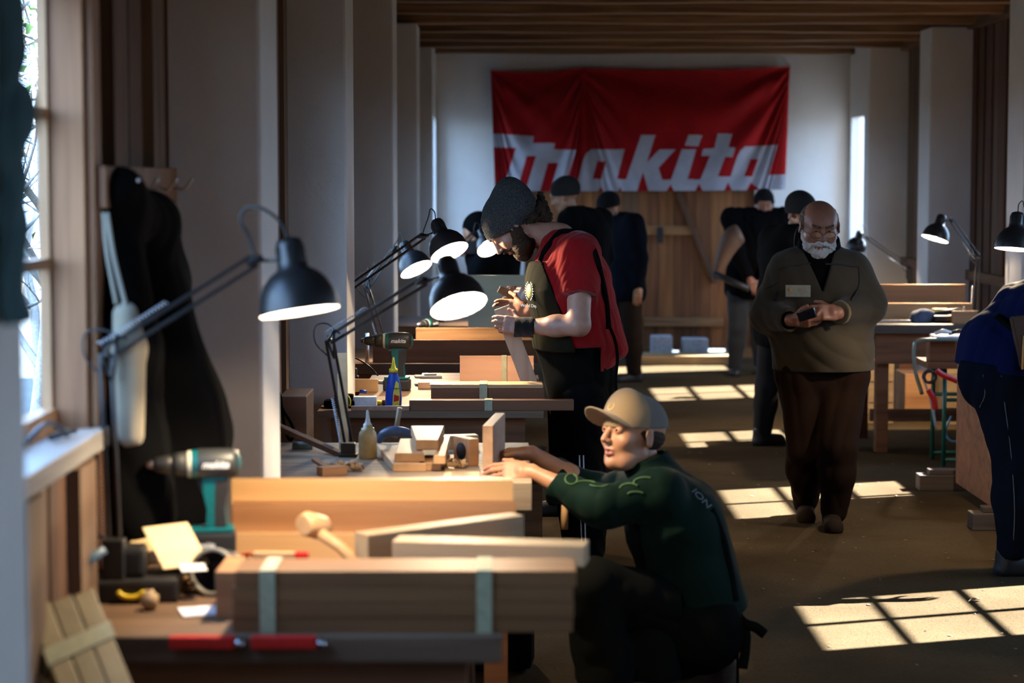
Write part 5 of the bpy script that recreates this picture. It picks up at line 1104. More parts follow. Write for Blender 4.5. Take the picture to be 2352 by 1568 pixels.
TRB = cloth('brown_trousers', (.017, .0085, .0055), 220, .95, .25, 0); tr = U(.05, *[off(leg_node(a_, b_, c_, 1.32), .018) for a_, b_, c_ in ((hpA, knA, anA), (hpB, knB, anB))], cap(A(1850, 850), A(1930, 850), .150, .150)); tr = AND(disp(tr, folds(.011, 15, 33, (1, 1, .6))), half(anB + V(0, 0, -.075), (0, 0, -1))); prs('trousers', tr, .007, TRB, root)
for he, to in ((A(1850, 1130, .34), A(1852, 1180, .02)), (A(1908, 1160, .02), A(1916, 1222, -.3))):
    he[2] = to[2] = 0; d_ = to - he; to = he + d_ / np.linalg.norm(d_) * .31; prs('shoe', shoe_node(he, to, s=1.1), .006, plain('brown_leather', (.022, .013, .008), .8, spec=.1), root)
cfA = AND(cap(elA, wrA, .070, .048), half(wrA + V(-.03, .01, 0), elA - wrA), half(wrA + V(.0, 0, 0), wrA - elA)); prs('black_cuff', cfA, .005, BLKS, root)
cfB = AND(cap(elB, wrB, .075, .060), half(wrB + V(.045, .0, 0), elB - wrB), half(wrB + V(.010, 0, 0), wrB - elB)); prs('beige_cuff', cfB, .005, cloth('beige_lining', (.17, .13, .07), 300, 1, .4, .2), root)
bd = U(.02, cap((-.072, .0, -.022), (-.048, .040, -.075), .016, .026), cap((.072, .0, -.022), (.048, .040, -.075), .016, .026), ell((0, .062, -.100), (.044, .030, .034)), cap((-.042, .045, -.078), (.042, .045, -.078), .028), cap((-.036, .078, -.054), (-.004, .100, -.044), .0115), cap((.036, .078, -.054), (.004, .100, -.044), .0115))
bd = disp(SUB(bd, ell((0, .10, -.058), (.014, .03, .003)), .002), folds(.0035, 140, 4, (1, 1, .4))); prs('beard', XF(bd, H, hs), .0036, HGREY, root)
hr = AND(U(.01, ell((0, -.024, .030), (.0905, .104, .080))), N(lambda P: np.maximum(.045 - np.abs(P[:, 0]), P[:, 1] * 0 - .0 + (P[:, 1] - .030)).astype(F) if False else np.minimum(np.maximum(.062 - np.abs(P[:, 0]), P[:, 1] - .028), P[:, 1] + .05).astype(F), (0, 0, 0), .5), half((0, 0, -.02), (0, .6, -1)), half((0, 0, .095), (0, 0, 1))); prs('hair', XF(disp(hr, folds(.003, 120, 4, (1, 1, 1))), H, hs), .004, HBROWN, root)
prs('eyebrows', XF(U(.01, cap((-.048, .089, .042), (-.016, .103, .036), .0055), cap((.048, .089, .042), (.016, .103, .036), .0055)), H, hs), .003, HBROWN, root)
def hp(x, y, z): return Vector(H[:3, :3] @ V(x, y, z) * hs + H[:3, 3]) - root.location
q = MB()
for s in (-1, 1): q.tube([hp(s*.032 + .026*math.cos(a_), .112 - abs(s*.032 + .026*math.cos(a_)) * .15, .000 + .016*math.sin(a_)) for a_ in [2*math.pi*i/20 for i in range(21)]], .0016, 6)
q.tube([hp(-.007, .112, .004), hp(0, .116, .006), hp(.007, .112, .004)], .0016, 6)
for s in (-1, 1): q.tube([hp(s*.058, .103, .003), hp(s*.080, .09, .008), hp(s*.090, .02, .012), hp(s*.09, -.01, .006)], .0016, 6)
q.build('glasses', plain('dark_red_frame', (.10, .03, .04), .3), root)
q = MB()
for s in (-1, 1): q._add([hp(s*.032 + .025*math.cos(a_), .112 - abs(s*.032) * .15, .015*math.sin(a_)) for a_ in [2*math.pi*i/16 for i in range(16)]], [tuple(range(16))])
q.build('lenses', glass(), root, normals=False)
q = MB(); q.tube(curve_pts([hp(.09, -.01, .01), hp(.108, -.0, -.02), hp(.114, .01, -.07), hp(.10, .0, -.13), hp(.05, -.06, -.16)], 6), .0022, 6); q.build('glasses_cord', BLACKP, root)
t0 = snap(fl, A3(1833, 668, Yo - .6), (0, 1, 0), .034); q = MB(); q.box((-.063, -.002, -.030), (.063, .002, .030), bev=.001); nt_ = q.build('name_tag', plain('tag_cream', (.36, .34, .25), .5), root, loc=Vector(t0) - root.location, rot=(0, 0, R(-8)))
q = MB()
for i, (x_, w_) in enumerate(((.02, .022), (.02, .016), (.016, .010))): q.box((x_ - w_, -.0034, .008 - i * .011), (x_ + w_, -.0022, .0105 - i * .011))
q.build('printed_lines', plain('print_olive', (.28, .22, .08), .7), nt_)
q = MB(); q.lathe([(0, .001), (.010, .001), (.010, 0)], 16, 0, Matrix.Translation((-.043, -.0022, .006)) @ Matrix.Rotation(R(90), 4, 'X')); q.build('printed_emblem', plain('print_orange', (.5, .25, .08), .7), nt_)
q = MB(); q.obox((0, 0, 0), (.026, .009, .048), Matrix.Rotation(R(70), 3, 'Y') @ Matrix.Rotation(R(30), 3, 'X'), bev=.004); tag(q.build('small_phone', plain('phone_black', (.015, .015, .017), .25), loc=Vector(A(1853, 722, -.40))), 'small black phone held in both hands by the older person in fleece', 'phone')
q = MB(); q.lathe([(.0095, -.003), (.011, 0), (.0095, .003)], 16); q.bm.free()

# ------------------------------------------------ person in blue at the right edge
Yg = 9.5; root = person('person in a blue shirt and jeans bending over at the right edge of the picture', at(2330, 1300, Yg).x, Yg)
A = lambda x, y, dy=0: A3(x, y, Yg + dy)
J = dict(pel=A(2285, 850), chest=A(2378, 735, .05), neck=A(2470, 660, .05), shL=A(2420, 700, .28), shR=A(2425, 705, -.2), fwd=(1, 0, -.5))
torso = torso_node(J, (0, 1, 0), 1.22, 1.1); hpA, knA, anA = A(2300, 880, -.11), A(2330, 1070, -.12), A(2322, 1260, -.1); hpB, knB, anB = A(2300, 880, .13), A(2385, 1070, .14), A(2390, 1230, .16)
elA, wrA = A(2470, 850, -.3), A(2560, 880, -.3); elB, wrB = A(2480, 830, .35), A(2570, 880, .35)
H = m4(fr((.8, 0, -.6), (.6, 0, .8)), A(2550, 640, .05)); hs = 1.03
arms = [arm_node(J['shR'], elA, wrA, 1.1), arm_node(J['shL'], elB, wrB, 1.1)]; hands = [hand_node(wrA, (1, 0, -.1), (0, -.3, 1), -1), hand_node(wrB, (1, 0, -.1), (0, .3, 1), 1)]
lg = [leg_node(hpA, knA, anA, 1.1), leg_node(hpB, knB, anB, 1.1)]
prs('body', U(.02, torso_node(J, (0, 1, 0), 1.05, 1.0), cap(J['neck'], A(2525, 650, .05), .062, .058), XF(head_node(closed=True), H, hs), *arms, *hands, *lg), .008, SK1, root)
prs('hair', XF(AND(ell((0, -.02, .035), (.085, .106, .09)), half((0, 0, .02), (0, .9, -1))), H, hs), .006, HDARK, root)
BS = cloth('blue_work_shirt', (.0035, .0075, .055), 260, .9, .3, .05)
sl_ = [AND(cap(J['shR'], elA, .09, .08), half(elA, elA - J['shR'])), AND(cap(J['shL'], elB, .09, .08), half(elB, elB - J['shL']))]
sh = U(.04, off(torso, .028), *sl_, cap(A(2290, 800, 0), A(2360, 760, .02), .175, .165, (0, 1, 0), 1.25)); sh = AND(disp(sh, folds(.009, 15, 41)), half(A(2285, 848), (-.15, 0, -1)), half(J['neck'] + V(-.02, 0, 0), (1, 0, .1))); prs('blue_shirt', sh, .006, BS, root)
JE = cloth('dark_blue_jeans', (.0045, .0075, .016), 320, .95, .4, 0); tr = U(.05, *[off(leg_node(a_, b_, c_, 1.3), .014) for a_, b_, c_ in ((hpA, knA, anA), (hpB, knB, anB))], cap(A(2285, 860, -.08), A(2285, 860, .08), .165, .165)); tr = AND(disp(tr, folds(.010, 16, 43, (1, 1, .6))), half(A(2290, 832), (.1, 0, 1)), half(anA + V(0, 0, -.04), (0, 0, -1))); prs('jeans', tr, .006, JE, root)
SE = plain('jean_stitching', (.10, .11, .13), .8)
for pts in ([(2258, 860), (2262, 905), (2250, 935), (2225, 938), (2212, 920)], [(2300, 862), (2308, 930), (2322, 1040), (2330, 1160), (2328, 1240)]): strap('seam', [snap(tr, A3(x, y, Yg - .6), (0, 1, 0), .001) for x, y in pts], .004, .002, SE, root, 8)
strap('apron_strap', [snap(sh, A3(x, y, Yg - .7), (0, 1, 0), .004) for x, y in ((2268, 700), (2290, 725), (2320, 750), (2360, 775))], .030, .006, APR, root)
for i, (a_, sx) in enumerate(((anA, -.1), (anB, .16))): prs('shoe', shoe_node(V(a_[0] - .07, a_[1], 0), V(a_[0] + .24, a_[1], 0)), .007, BLACKP, root)
e = empty('tool_holster', A(2345, 800, -.26), 0, 'worn brown leather holster with orange-edged tools hanging at the hip of the person in blue', 'holster')
q = MB(); q.prism([(-.05, .14), (.10, .16), (.10, -.10), (.0, -.09)], -.03, .03); bmesh.ops.bevel(q.bm, geom=q.bm.edges[:], offset=.006, segments=2, affect='EDGES'); q.build('holster_body', plain('brown_leather_dark', (.07, .035, .018), .6), e)
for i in range(3):
    q = MB(); q.tube([(.0 + i * .03, -.035, -.09), (.004 + i * .03, -.036, .06)], .006, 8); q.build('tool_edge', plain('orange_wood_edge', (.55, .27, .08), .5), e)
e = empty('pocket_pen', A(2308, 870, -.24), 0, 'red-topped pen clipped in the jeans pocket of the person in blue', 'pen')
q = MB(); q.tube([(0, 0, .0), (.006, 0, -.05)], .003, 6); q.build('pen_clip', STEEL, e); q = MB(); q.box((-.012, -.005, 0), (.012, .005, .01), bev=.002); q.build('pen_cap', RED, e)

# ------------------------------------------------ people at the far end
def simple(label, foot, Y, J, hat, coat, trm, H, hs=1.0, face=SK2, hatm=None, armb=1.0, b=1.05, hands=True, hem=None, extra=None, hair=None, closed=False):
    root = person(label, foot, Y); J = {k: (V(v) if not isinstance(v, tuple) or k != 'fwd' else v) for k, v in J.items()}
    lat = J['shR'] - J['shL']; T = torso_node(J, lat, b); arms = [arm_node(J['sh' + s], J['el' + s], J['wr' + s], armb) for s in 'LR']
    lg = [leg_node(J['hi' + s], J['kn' + s], J['an' + s], 1.0) for s in 'LR']; hd = XF(head_node(closed=closed), H, hs)
    hn = [hand_node(J['wr' + s], J['wr' + s] - J['el' + s], V(0, -1, .3) if s == 'L' else V(0, -1, .3), 1 if s == 'L' else -1, (.4, .5, .3)) for s in 'LR'] if hands else []
    nk = cap(J['neck'], H[:3, 3] - H[:3, 2] * .06, .055, .052)
    def lipf(P): L = (P - H[:3, 3]) @ H[:3, :3] / hs; return lips(L).astype(int)
    prs('body', U(.012, U(.025, torso_node(J, lat, b * .88), nk, hd, *arms, *lg), *hn), .006, [face, LIP], root, lipf)
    sl = [AND(U(.03, cap(J['sh' + s], J['el' + s], .078 * armb, .070 * armb), cap(J['el' + s], J['wr' + s], .068 * armb, .050 * armb)), half(J['wr' + s], J['wr' + s] - J['el' + s])) for s in 'LR']
    c = U(.05, off(T, .035), *sl, cap(J['pel'] + V(0, 0, .12), J['pel'] + V(0, 0, -.02), .15, .16, lat, 1.3)); c = AND(disp(c, folds(.008, 14, int(Y * 7))), half(J['pel'] + V(0, 0, -.10 if hem is None else hem), (0, 0, -1)))
    c = U(.02, c, SUB(AND(cap(J['neck'] - V(0, 0, .03), J['neck'] + V(0, 0, .05), .10, .085), half(J['neck'] + V(0, 0, .06), (0, 0, 1))), cap(J['neck'], J['neck'] + V(0, 0, .1), .068, .07)))
    prs('coat', c, .009, coat, root); t = U(.04, *[off(g, .022) for g in lg], cap(J['hiL'], J['hiR'], .12)); prs('trousers', AND(disp(t, folds(.008, 14, 5)), half(J['anL'] + V(0, 0, -.03), (0, 0, -1))), .009, trm, root)
    f2 = V(J['fwd']); f2[2] = 0
    for s in 'LR': a_ = J['an' + s]; prs('shoe', shoe_node(V(a_[0], a_[1], 0) - f2 * .08, V(a_[0], a_[1], 0) + f2 * .2), .009, BLACKP, root)
    if hat == 'beanie': prs('beanie', XF(U(.006, AND(ell((0, -.022, .045), (.088, .110, .096)), half((0, .09, .045), (0, .35, -1))), AND(ell((0, -.016, .035), (.093, .112, .088)), half((0, .09, .038), (0, .35, -1)), half((0, .09, .075), (0, -.35, 1)))), H, hs), .006, hatm, root)
    elif hat == 'hood': prs('hood', XF(SUB(ell((0, -.03, .02), (.105, .125, .125)), ell((0, .10, .0), (.075, .09, .10)), .01), H, hs), .007, hatm, root)
    elif hat == 'hair': prs('hair', XF(AND(ell((0, -.02, .035), (.085, .106, .09)), half((0, .0, .02), (0, .8, -1))), H, hs), .005, hatm, root)
    return root, c
BKC = cloth('black_coat', (.0035, .0035, .004), 150, .95, .2, 0); NVC = cloth('navy_coat', (.004, .005, .009), 150, .95, .2, 0); BKT = cloth('dark_brown_trousers', (.026, .016, .010), 150, .95, .2, 0); GRT = cloth('grey_trousers', (.040, .038, .036), 150, .9)
BKK = knit('black_knit', (.008, .008, .009), (.022, .022, .026), 120); GKK = knit('dark_grey_knit', (.015, .016, .017), (.05, .052, .055), 120)
def stand(Y, hx, hy, foot_y, sw, pel_y, sh_y, fwd, lean=0, dx=0, arm=None, step=(-.08, .08), lat=None):
    """joints of a standing figure from photo pixels: head (hx, hy), feet row, shoulder half width sw (m)"""
    fwd = V(*fwd); lat = V(*(lat or (1, 0, 0))); hd_ = A3(hx, hy, Y); ft = A3(hx + dx, foot_y, Y); ft[2] = 0; pel = V(ft[0], Y, A3(hx, pel_y, Y)[2]); ch_ = A3(hx - lean * .3, sh_y, Y); ch = V(ch_[0], Y, ch_[2] - .16); nk = V(ch_[0], Y, ch_[2] + .01)
    J = dict(pel=pel, chest=ch, neck=nk, fwd=tuple(fwd)); kz = pel[2] * .52
    for s, g in (('L', 1), ('R', -1)):
        J['sh' + s] = V(nk) + lat * sw * g + V(0, 0, -.06); J['hi' + s] = pel + lat * .09 * g; J['kn' + s] = V(pel[0], pel[1], kz) + lat * (.10 * g) + V(0, -.03, 0) + fwd * step[0 if g > 0 else 1]; J['an' + s] = V(pel[0], pel[1], .09) + lat * (.12 * g) + fwd * step[0 if g > 0 else 1] * 1.4
        J['el' + s] = J['sh' + s] + lat * .06 * g + V(0, 0, -.29); J['wr' + s] = J['el' + s] + fwd * .10 + V(0, 0, -.22)
    return J
# back view, dark grey beanie, behind the bearded person
Y = 16.5; J = stand(Y, 1345, 470, 925, .21, 700, 492, (-.8, .5, 0), lat=(-.6, -.8, 0)); Hh = m4(fr((-.85, .3, -.35), (-.3, 0, 1)), A3(1298, 450, Y)); J['neck'] = A3(1316, 490, Y)
simple('far person in a dark grey beanie and black coat standing behind the bearded person', at(1340, 925, Y).x, Y, J, 'beanie', BKC, BKT, Hh, 1.1, SK2, GKK)
Y = 18.6; J = stand(Y, 1438, 470, 862, .19, 665, 500, (-.9, -.3, 0), lat=(.3, -.9, 0), dx=0, step=(-.02, .14)); Hh = m4(fr((-.85, -.45, -.55), (-.5, -.2, 1)), A3(1398, 478, Y)); J['neck'] = A3(1418, 510, Y)
for s in 'LR': J['el' + s] = J['sh' + s] + V(.06, 0, -.30); J['wr' + s] = J['el' + s] + V(-.02, -.04, -.26)
simple('far person in a black beanie and navy hooded coat, looking down, before the plank door', at(1440, 862, Y).x, Y, J, 'beanie', NVC, BKT, Hh, 1.05, SK2, BKK)
Y = 19.3; J = stand(Y, 1738, 470, 852, .23, 660, 488, (-.1, -1, 0), dx=-20, step=(.0, .1)); Hh = m4(fr((-.05, -1, -.25), (0, -.2, 1)), A3(1755, 470, Y)); J['neck'] = A3(1750, 497, Y)
J['elR'] = A3(1690, 580, Y - .2); J['wrR'] = A3(1722, 640, Y - .35); J['elL'] = A3(1790, 580, Y - .1); J['wrL'] = A3(1760, 640, Y - .3)
simple('far person in a black beanie facing the camera beside the plank door', at(1735, 852, Y).x, Y, J, 'beanie', BKC, GRT, Hh, 1.05, SK3, BKK, armb=1.1)
Y = 14.0; J = stand(Y, 1812, 500, 1022, .17, 760, 535, (.8, .5, 0), lat=(-.5, .8, 0), step=(-.05, .05), dx=-18); Hh = m4(fr((.5, -.75, -.35), (.1, -.2, 1)), A3(1840, 492, Y)); J['neck'] = A3(1822, 535, Y)
for s in 'LR': J['el' + s] = A3(1805, 620, Y + (.2 if s == 'R' else -.2)); J['wr' + s] = A3(1850, 680, Y + (.15 if s == 'R' else -.15))
simple('person in dark clothes and dark cap, half hidden behind the older person in fleece', at(1790, 1022, Y).x, Y, J, 'beanie', BKC, cloth('black_trousers_b', (.014, .014, .015), 150, .9), Hh, 1.1, SK3, GKK)
# bowed person with dark camera behind the lamps
Y = 15.75; J = stand(Y, 1140, 520, 1050, .20, 700, 560, (-.9, -.3, 0), lat=(.2, -.95, 0)); Hh = m4(fr((-.75, -.3, -.6), (-.6, 0, .8)), A3(1098, 535, Y)); J['neck'] = A3(1125, 552, Y); J['chest'] = A3(1142, 600, Y); J['pel'] = A3(1145, 700, Y)
for s, g in (('L', -1), ('R', 1)): J['sh' + s] = A3(1128, 572, Y + g * .17); J['el' + s] = A3(1098, 630, Y + g * .24); J['wr' + s] = A3(1082, 590, Y + g * .08)
simple('far person in dark clothes bowed behind a desk lamp at the left benches', at(1142, 1050, Y).x, Y, J, 'hood', BKC, BKT, Hh, 1.05, SK2, BKC)
# green-sleeved person hidden behind the bearded person, only hands and cuff show
Y = 11.0; J = stand(Y, 1330, 560, 1195, .19, 800, 590, (-.9, -.1, 0), lat=(.1, -1, 0)); Hh = m4(fr((-.7, .1, -.7), (-.7, 0, .7)), A3(1290, 590, Y)); J['neck'] = A3(1320, 590, Y)
for s, g in (('L', -1), ('R', 1)): J['sh' + s] = A3(1325, 612, Y + g * .19); J['el' + s] = A3(1285, 700, Y + g * .22); J['wr' + s] = A3(1222, 682, Y + g * .10)
simple('person in green sleeves almost hidden behind the bearded person in red', at(1330, 1195, Y).x, Y, J, 'hair', cloth('green_pullover', (.02, .10, .045), 200, .9), BKT, Hh, 1.0, SK2, HDARK)
q = MB(); q.obox((0, 0, 0), (.045, .02, .018), Matrix.Rotation(R(28), 3, 'Y'), bev=.002); tag(q.build('small_wood_block', CEDAR, loc=Vector(A3(1163, 672, 10.98))), 'small orange wood block held by the nearly hidden person in green sleeves', 'block')
# guitar-like brown body and neck carried by the far person: a bent brown strap bag
e = empty('shoulder_bag', A3(1690, 560, 18.9), 0, 'large curved brown leather bag with a dark bar, by the far camera-facing person', 'bag')
q = MB(); P0 = Vector(A3(1690, 560, 18.9)); q.tube(curve_pts([Vector(A3(*p, 18.9)) - P0 for p in ((1702, 535), (1685, 545), (1668, 575), (1652, 615), (1640, 640))], 6), [.075, .09, .095, .10, .10, .10, .10, .10, .10, .095, .09, .085, .08, .075, .07, .065, .06, .055, .05, .045, .04, .035, .03, .025, .02][:25], 14); q.build('bag_body', plain('brown_hide', (.16, .085, .05), .6), e)
q = MB(); q.tube([Vector(A3(1640, 628, 18.88)) - P0, Vector(A3(1720, 664, 18.7)) - P0], .028, 10); q.build('dark_bar', BLACKP, e)
# ================================================================== banner on the far wall
def inpoly(X, Z, poly):
    n = len(poly); r = np.zeros(X.shape, bool); j = n - 1
    for i in range(n):
        xi, zi = poly[i]; xj, zj = poly[j]; c = ((zi > Z) != (zj > Z)) & (X < (xj - xi) * (Z - zi) / (zj - zi + 1e-9) + xi); r ^= c; j = i
    return r
WHT = [[(100,553),(395,572),(388,622),(548,622),(540,668),(700,672),(640,862),(705,885),(780,885),(780,1000),(100,1000)],
 [(715,885),(755,735),(775,695),(810,668),(1050,667),(995,880),(1062,885),(1170,562),(1272,565),(1212,757),(1305,668),(1418,668),(1295,800),(1322,885),(1385,887),(1465,665),(1568,667),(1505,882),(1598,885),(1668,714),(1605,714),(1620,664),(1700,658),(1725,552),(1828,555),(1800,650),(1848,655),(1828,722),(1775,722),(1722,862),(1818,862),(1862,720),(1885,675),(1915,648),(2152,634),(2088,852),(2230,848),(2230,1000),(700,1000)],
 [(1512,562),(1612,565),(1582,645),(1486,640)]]
REDP = [[(100,652),(268,655),(180,930),(100,1000)], [(345,713),(412,713),(325,1000),(262,1000)], [(497,765),(573,765),(505,1000),(432,1000)], [(640,862),(690,925),(735,1000),(620,1000),(605,965)] if False else [(690,925),(740,1000),(640,1000)],
 [(855,753),(917,753),(882,882),(820,880)], [(845,1000),(880,935),(915,1000)], [(995,1000),(1020,935),(1040,1000)], [(1130,1000),(1186,830),(1235,1000)], [(1335,1000),(1385,918),(1425,1000)], [(1545,1000),(1590,912),(1632,1000)], [(1755,1000),(1800,903),(1845,1000)], [(1915,1000),(1965,905),(2010,940),(2060,1000)], [(1960,738),(2017,736),(1975,862),(1915,862)]]
nx, nz = 620, 270; U_, V_ = np.meshgrid(np.linspace(0, 1, nx + 1), np.linspace(0, 1, nz + 1), indexing='ij')
LX = 85 + (115 - 85) * V_; RX = 2238 - 25 * V_; TY = 95 + 22 * np.sin(np.clip(U_ / .31, 0, 1) * np.pi) * (U_ < .31) - 12 * np.clip(U_ / .31, 0, 1) + 20 * np.sin(np.clip((U_ - .31) / .69, 0, 1) * np.pi) * (U_ >= .31) - 12 * np.clip((U_ - .31) / .69, 0, 1); BY = 968 - 12 * U_ ** 4
CX = LX + (RX - LX) * U_; CY = TY + (BY - TY) * V_
Yn = Y1 - .06; o0, ox, oz = at(1100, 130, Yn), at(1850, 130, Yn), at(1100, 480, Yn); WX = o0.x + (ox.x - o0.x) * CX / 2352; WZ = o0.z + (oz.z - o0.z) * CY / 1098
def swag(u, u0, u1): t = np.clip((u - u0) / (u1 - u0), 0, 1); return 4 * t * (1 - t)
D_ = np.zeros_like(U_)
for u0, u1, k_ in ((0, .31, .8), (.31, 1.0, 1.0)):
    m_ = (U_ >= u0) & (U_ <= u1); s_ = swag(U_, u0, u1); vv = V_ / (.10 + .95 * s_ * k_); D_ += m_ * .030 * k_ * np.sin(vv * 2 * np.pi * 2.1) * np.exp(-V_ * 1.1) * np.minimum(1, s_ * 4)
for uc, sg in ((1.0, 1), (.31, 1), (0, 1)):
    ang = np.arctan2((U_ - uc) * 2.35, V_ + .02); D_ += .020 * np.sin(ang * 15) * np.exp(-((U_ - uc) / .22) ** 2) * np.minimum(1, V_ * 3)
D_ += .008 * np.sin(U_ * 40 + V_ * 6) * V_
vs = np.stack([WX, Yn - .035 + D_, WZ], -1).reshape(-1, 3); idx = np.arange((nx+1)*(nz+1)).reshape(nx+1, nz+1)
Q = np.stack([idx[:-1, :-1], idx[1:, :-1], idx[1:, 1:], idx[:-1, 1:]], -1).reshape(-1, 4)
def qc(A_): return ((A_[:-1, :-1] + A_[1:, :-1] + A_[1:, 1:] + A_[:-1, 1:]) / 4).reshape(-1)
qx, qy = qc(CX), qc(CY); mk = np.zeros(len(qx), bool)
for p_ in WHT: mk |= inpoly(qx, qy, p_)
for p_ in REDP: mk &= ~inpoly(qx, qy, p_)
me = bpy.data.meshes.new('banner'); me.vertices.add(len(vs)); me.vertices.foreach_set('co', vs.astype(F).ravel()); me.loops.add(Q.size); me.loops.foreach_set('vertex_index', Q.ravel().astype(np.int32))
me.polygons.add(len(Q)); me.polygons.foreach_set('loop_start', np.arange(0, Q.size, 4, dtype=np.int32)); me.polygons.foreach_set('loop_total', np.full(len(Q), 4, np.int32)); me.polygons.foreach_set('material_index', mk.astype(np.int32)); me.update()
o = link('banner', me, [cloth('banner_red', (.26, .005, .007), 200, .7, .1, .1), cloth('banner_white', (.36, .36, .42), 200, .7, .1, .1)], smooth=True); tag(o, 'large red cloth banner with slanted white lettering hanging on the far white wall', 'banner')
q = MB()
for px_, py_ in ((1127, 160), (1345, 154), (1812, 152)): p = at(px_, py_, Y1 - .02); q.tube([(p.x, Y1 - .12, p.z), (p.x, Y1 - .004, p.z)], .008, 8)
q.build('nail', STEEL, o, loc=(0, 0, 0))
# concrete blocks by the door
CON = plain('light_concrete', (.42, .43, .46), .9, nz=.2, nscale=30, bmp=.4)
for pa, pb, Y, h, lab in ((1498, 1546, 20.55, .245, 'narrow grey concrete block on the floor before the plank door'), (1570, 1629, 20.60, .215, 'wider grey concrete block on the floor before the plank door')):
    xa, xb = at(pa, 800, Y).x, at(pb, 800, Y).x; q = MB(); q.box((-(xb-xa)/2, 0, 0), ((xb-xa)/2, .22, h), bev=.012); tag(q.build('concrete_block', CON, loc=((xa+xb)/2, Y + .08, 0)), lab, 'concrete block', 'concrete blocks by the far door')
# ================================================================== coats and tote bag on the wall
def A3c(px, py, Y): return np.array(at(px, py, Y))
e = empty('hook_rail', (XL + .035, 5.45, 1.78), 0, 'wooden hook rail behind the hanging black coat', 'hook rail')
q = MB(); q.box((-.005, -.50, -.05), (.018, .57, .05), bev=.004); q.build('rail_board', CASING, e)
for yy in (-.38, -.1, .2, .48):
    q = MB(); q.tube(curve_pts([(.018, yy, .0), (.05, yy, -.01), (.075, yy, .02)], 5), .004, 6); q.build('hook', STEEL, e)
WC = cloth('black_wool_coat', (.003, .003, .0033), 120, 1, .5, 0)
c1 = U(.05, ell(A3c(255, 438, 5.08) + V(.02, .02, 0), (.055, .12, .06)), cap(A3c(262, 465, 5.1), A3c(335, 520, 5.35), .055, .08), cap(A3c(262, 500, 5.12), A3c(272, 800, 5.1), .07, .09, (0, 1, 0), 1.2), cap(A3c(340, 500, 5.4), A3c(345, 700, 5.42), .065, .095, (0, 1, 0), 1.4),
        cap(A3c(345, 700, 5.42), A3c(395, 1000, 5.48), .10, .155, (0, 1, 0), 1.2), cap(A3c(282, 800, 5.16), A3c(300, 1180, 5.20), .09, .11, (0, 1, 0), 1.1), cap(A3c(380, 950, 5.45), A3c(372, 1180, 5.45), .14, .13, (0, 1, 0), 1.2))
c1 = AND(disp(c1, folds(.007, 13, 61, (1, 1, .12))), half((XL + .03, 0, 0), (-1, 0, 0)), half(A3c(350, 1232, 5.2), (0, 0, -1)), half((0, 4.985, 0), (0, -1, 0))); o = mesh('hanging_coat', c1, .009, WC); tag(o, 'long black coat with a hood hanging from the hook rail before the first pillar', 'coat')
c2 = U(.05, cap(A3c(372, 530, 5.75), A3c(378, 640, 5.75), .045, .06, (0, 1, 0), 1.6), cap(A3c(375, 640, 5.75), A3c(412, 1000, 5.7), .06, .115, (0, 1, 0), 1.2), cap(A3c(412, 1000, 5.7), A3c(420, 1190, 5.7), .115, .11, (0, 1, 0), 1.2))
c2 = AND(disp(c2, folds(.007, 13, 66, (1, 1, .12))), half((XL + .03, 0, 0), (-1, 0, 0)), half(A3c(400, 1190, 5.7), (0, 0, -1))); o = mesh('hanging_jacket', c2, .009, cloth('black_jacket_cloth', (.0035, .0035, .005), 200, .8, .25, 0)); tag(o, 'black jacket hanging beside the long coat, nearest the first pillar', 'jacket')
e = empty('tote_bag', Vector(A3c(290, 700, 4.945)), 0, 'cream cotton tote bag hanging by long straps in front of the black coat', 'bag')
tb = U(.02, cap(A3c(287, 722, 4.945), A3c(297, 800, 4.945), .028, .037), cap(A3c(297, 800, 4.945), A3c(302, 1000, 4.945), .037, .029)); tb = AND(tb, half(A3c(302, 1022, 4.945), (.1, 0, -1))); tb = disp(tb, folds(.006, 26, 71, (1, 1, .25))); mesh('bag_body', tb, .004, cloth('cream_cotton', (.27, .24, .18), 220, .9, .4), e)
for pts in (((238, 488), (246, 580), (268, 700)), ((246, 488), (262, 590), (290, 705))): strap('bag_strap', [A3c(x, y, 4.93) for x, y in pts], .010, .003, cloth('cream_strap', (.27, .25, .20), 220, .9), e)
e = empty('hanging_garment', Vector(A3c(20, 300, 2.97)), 0, 'teal-grey garment hanging at the near left pillar, cut by the picture edge', 'garment')
g = U(.05, cap(A3c(-15, -60, 2.95) , A3c(5, 300, 2.95), .035, .03), cap(A3c(5, 250, 2.95), A3c(14, 700, 2.95), .026, .030, (0, 1, 0), 1.5), cap(A3c(-60, 0, 2.93), A3c(-60, 700, 2.93), .04, .05)); g = AND(disp(g, folds(.010, 30, 77, (1, 1, .2))), half(A3c(10, 742, 2.95), (0, 0, -1)), half((XLP + .004, 0, 0), (-1, 0, 0)))
mesh('garment_body', g, .005, cloth('teal_grey_cloth', (.08, .15, .165), 200, .85), e)
q = MB(); p = Vector(A3c(5, -70, 2.95)) - e.location; q.tube([p + Vector((-.05, 0, 0)), p + Vector((.02, 0, .03))], .005, 6); q.build('hook', STEEL, e)
# things on the left window sill
e = empty('sill_clamp', (XL - .02, 4.62, 1.213), 0, 'small dark clamp lying on the sill of the nearest left window', 'clamp'); q = MB(); q.tube(curve_pts([(-.03, -.12, .01), (.0, -.06, .045), (.01, .02, .04), (.03, .06, .01)], 6), .006, 8); q.build('clamp_body', plain('blue_black', (.02, .04, .06), .4), e)
q = MB(); q.tube([(-.0, .02, .01), (.03, .14, .012)], .007, 8); q.build('clamp_rod', BLACKP, e)
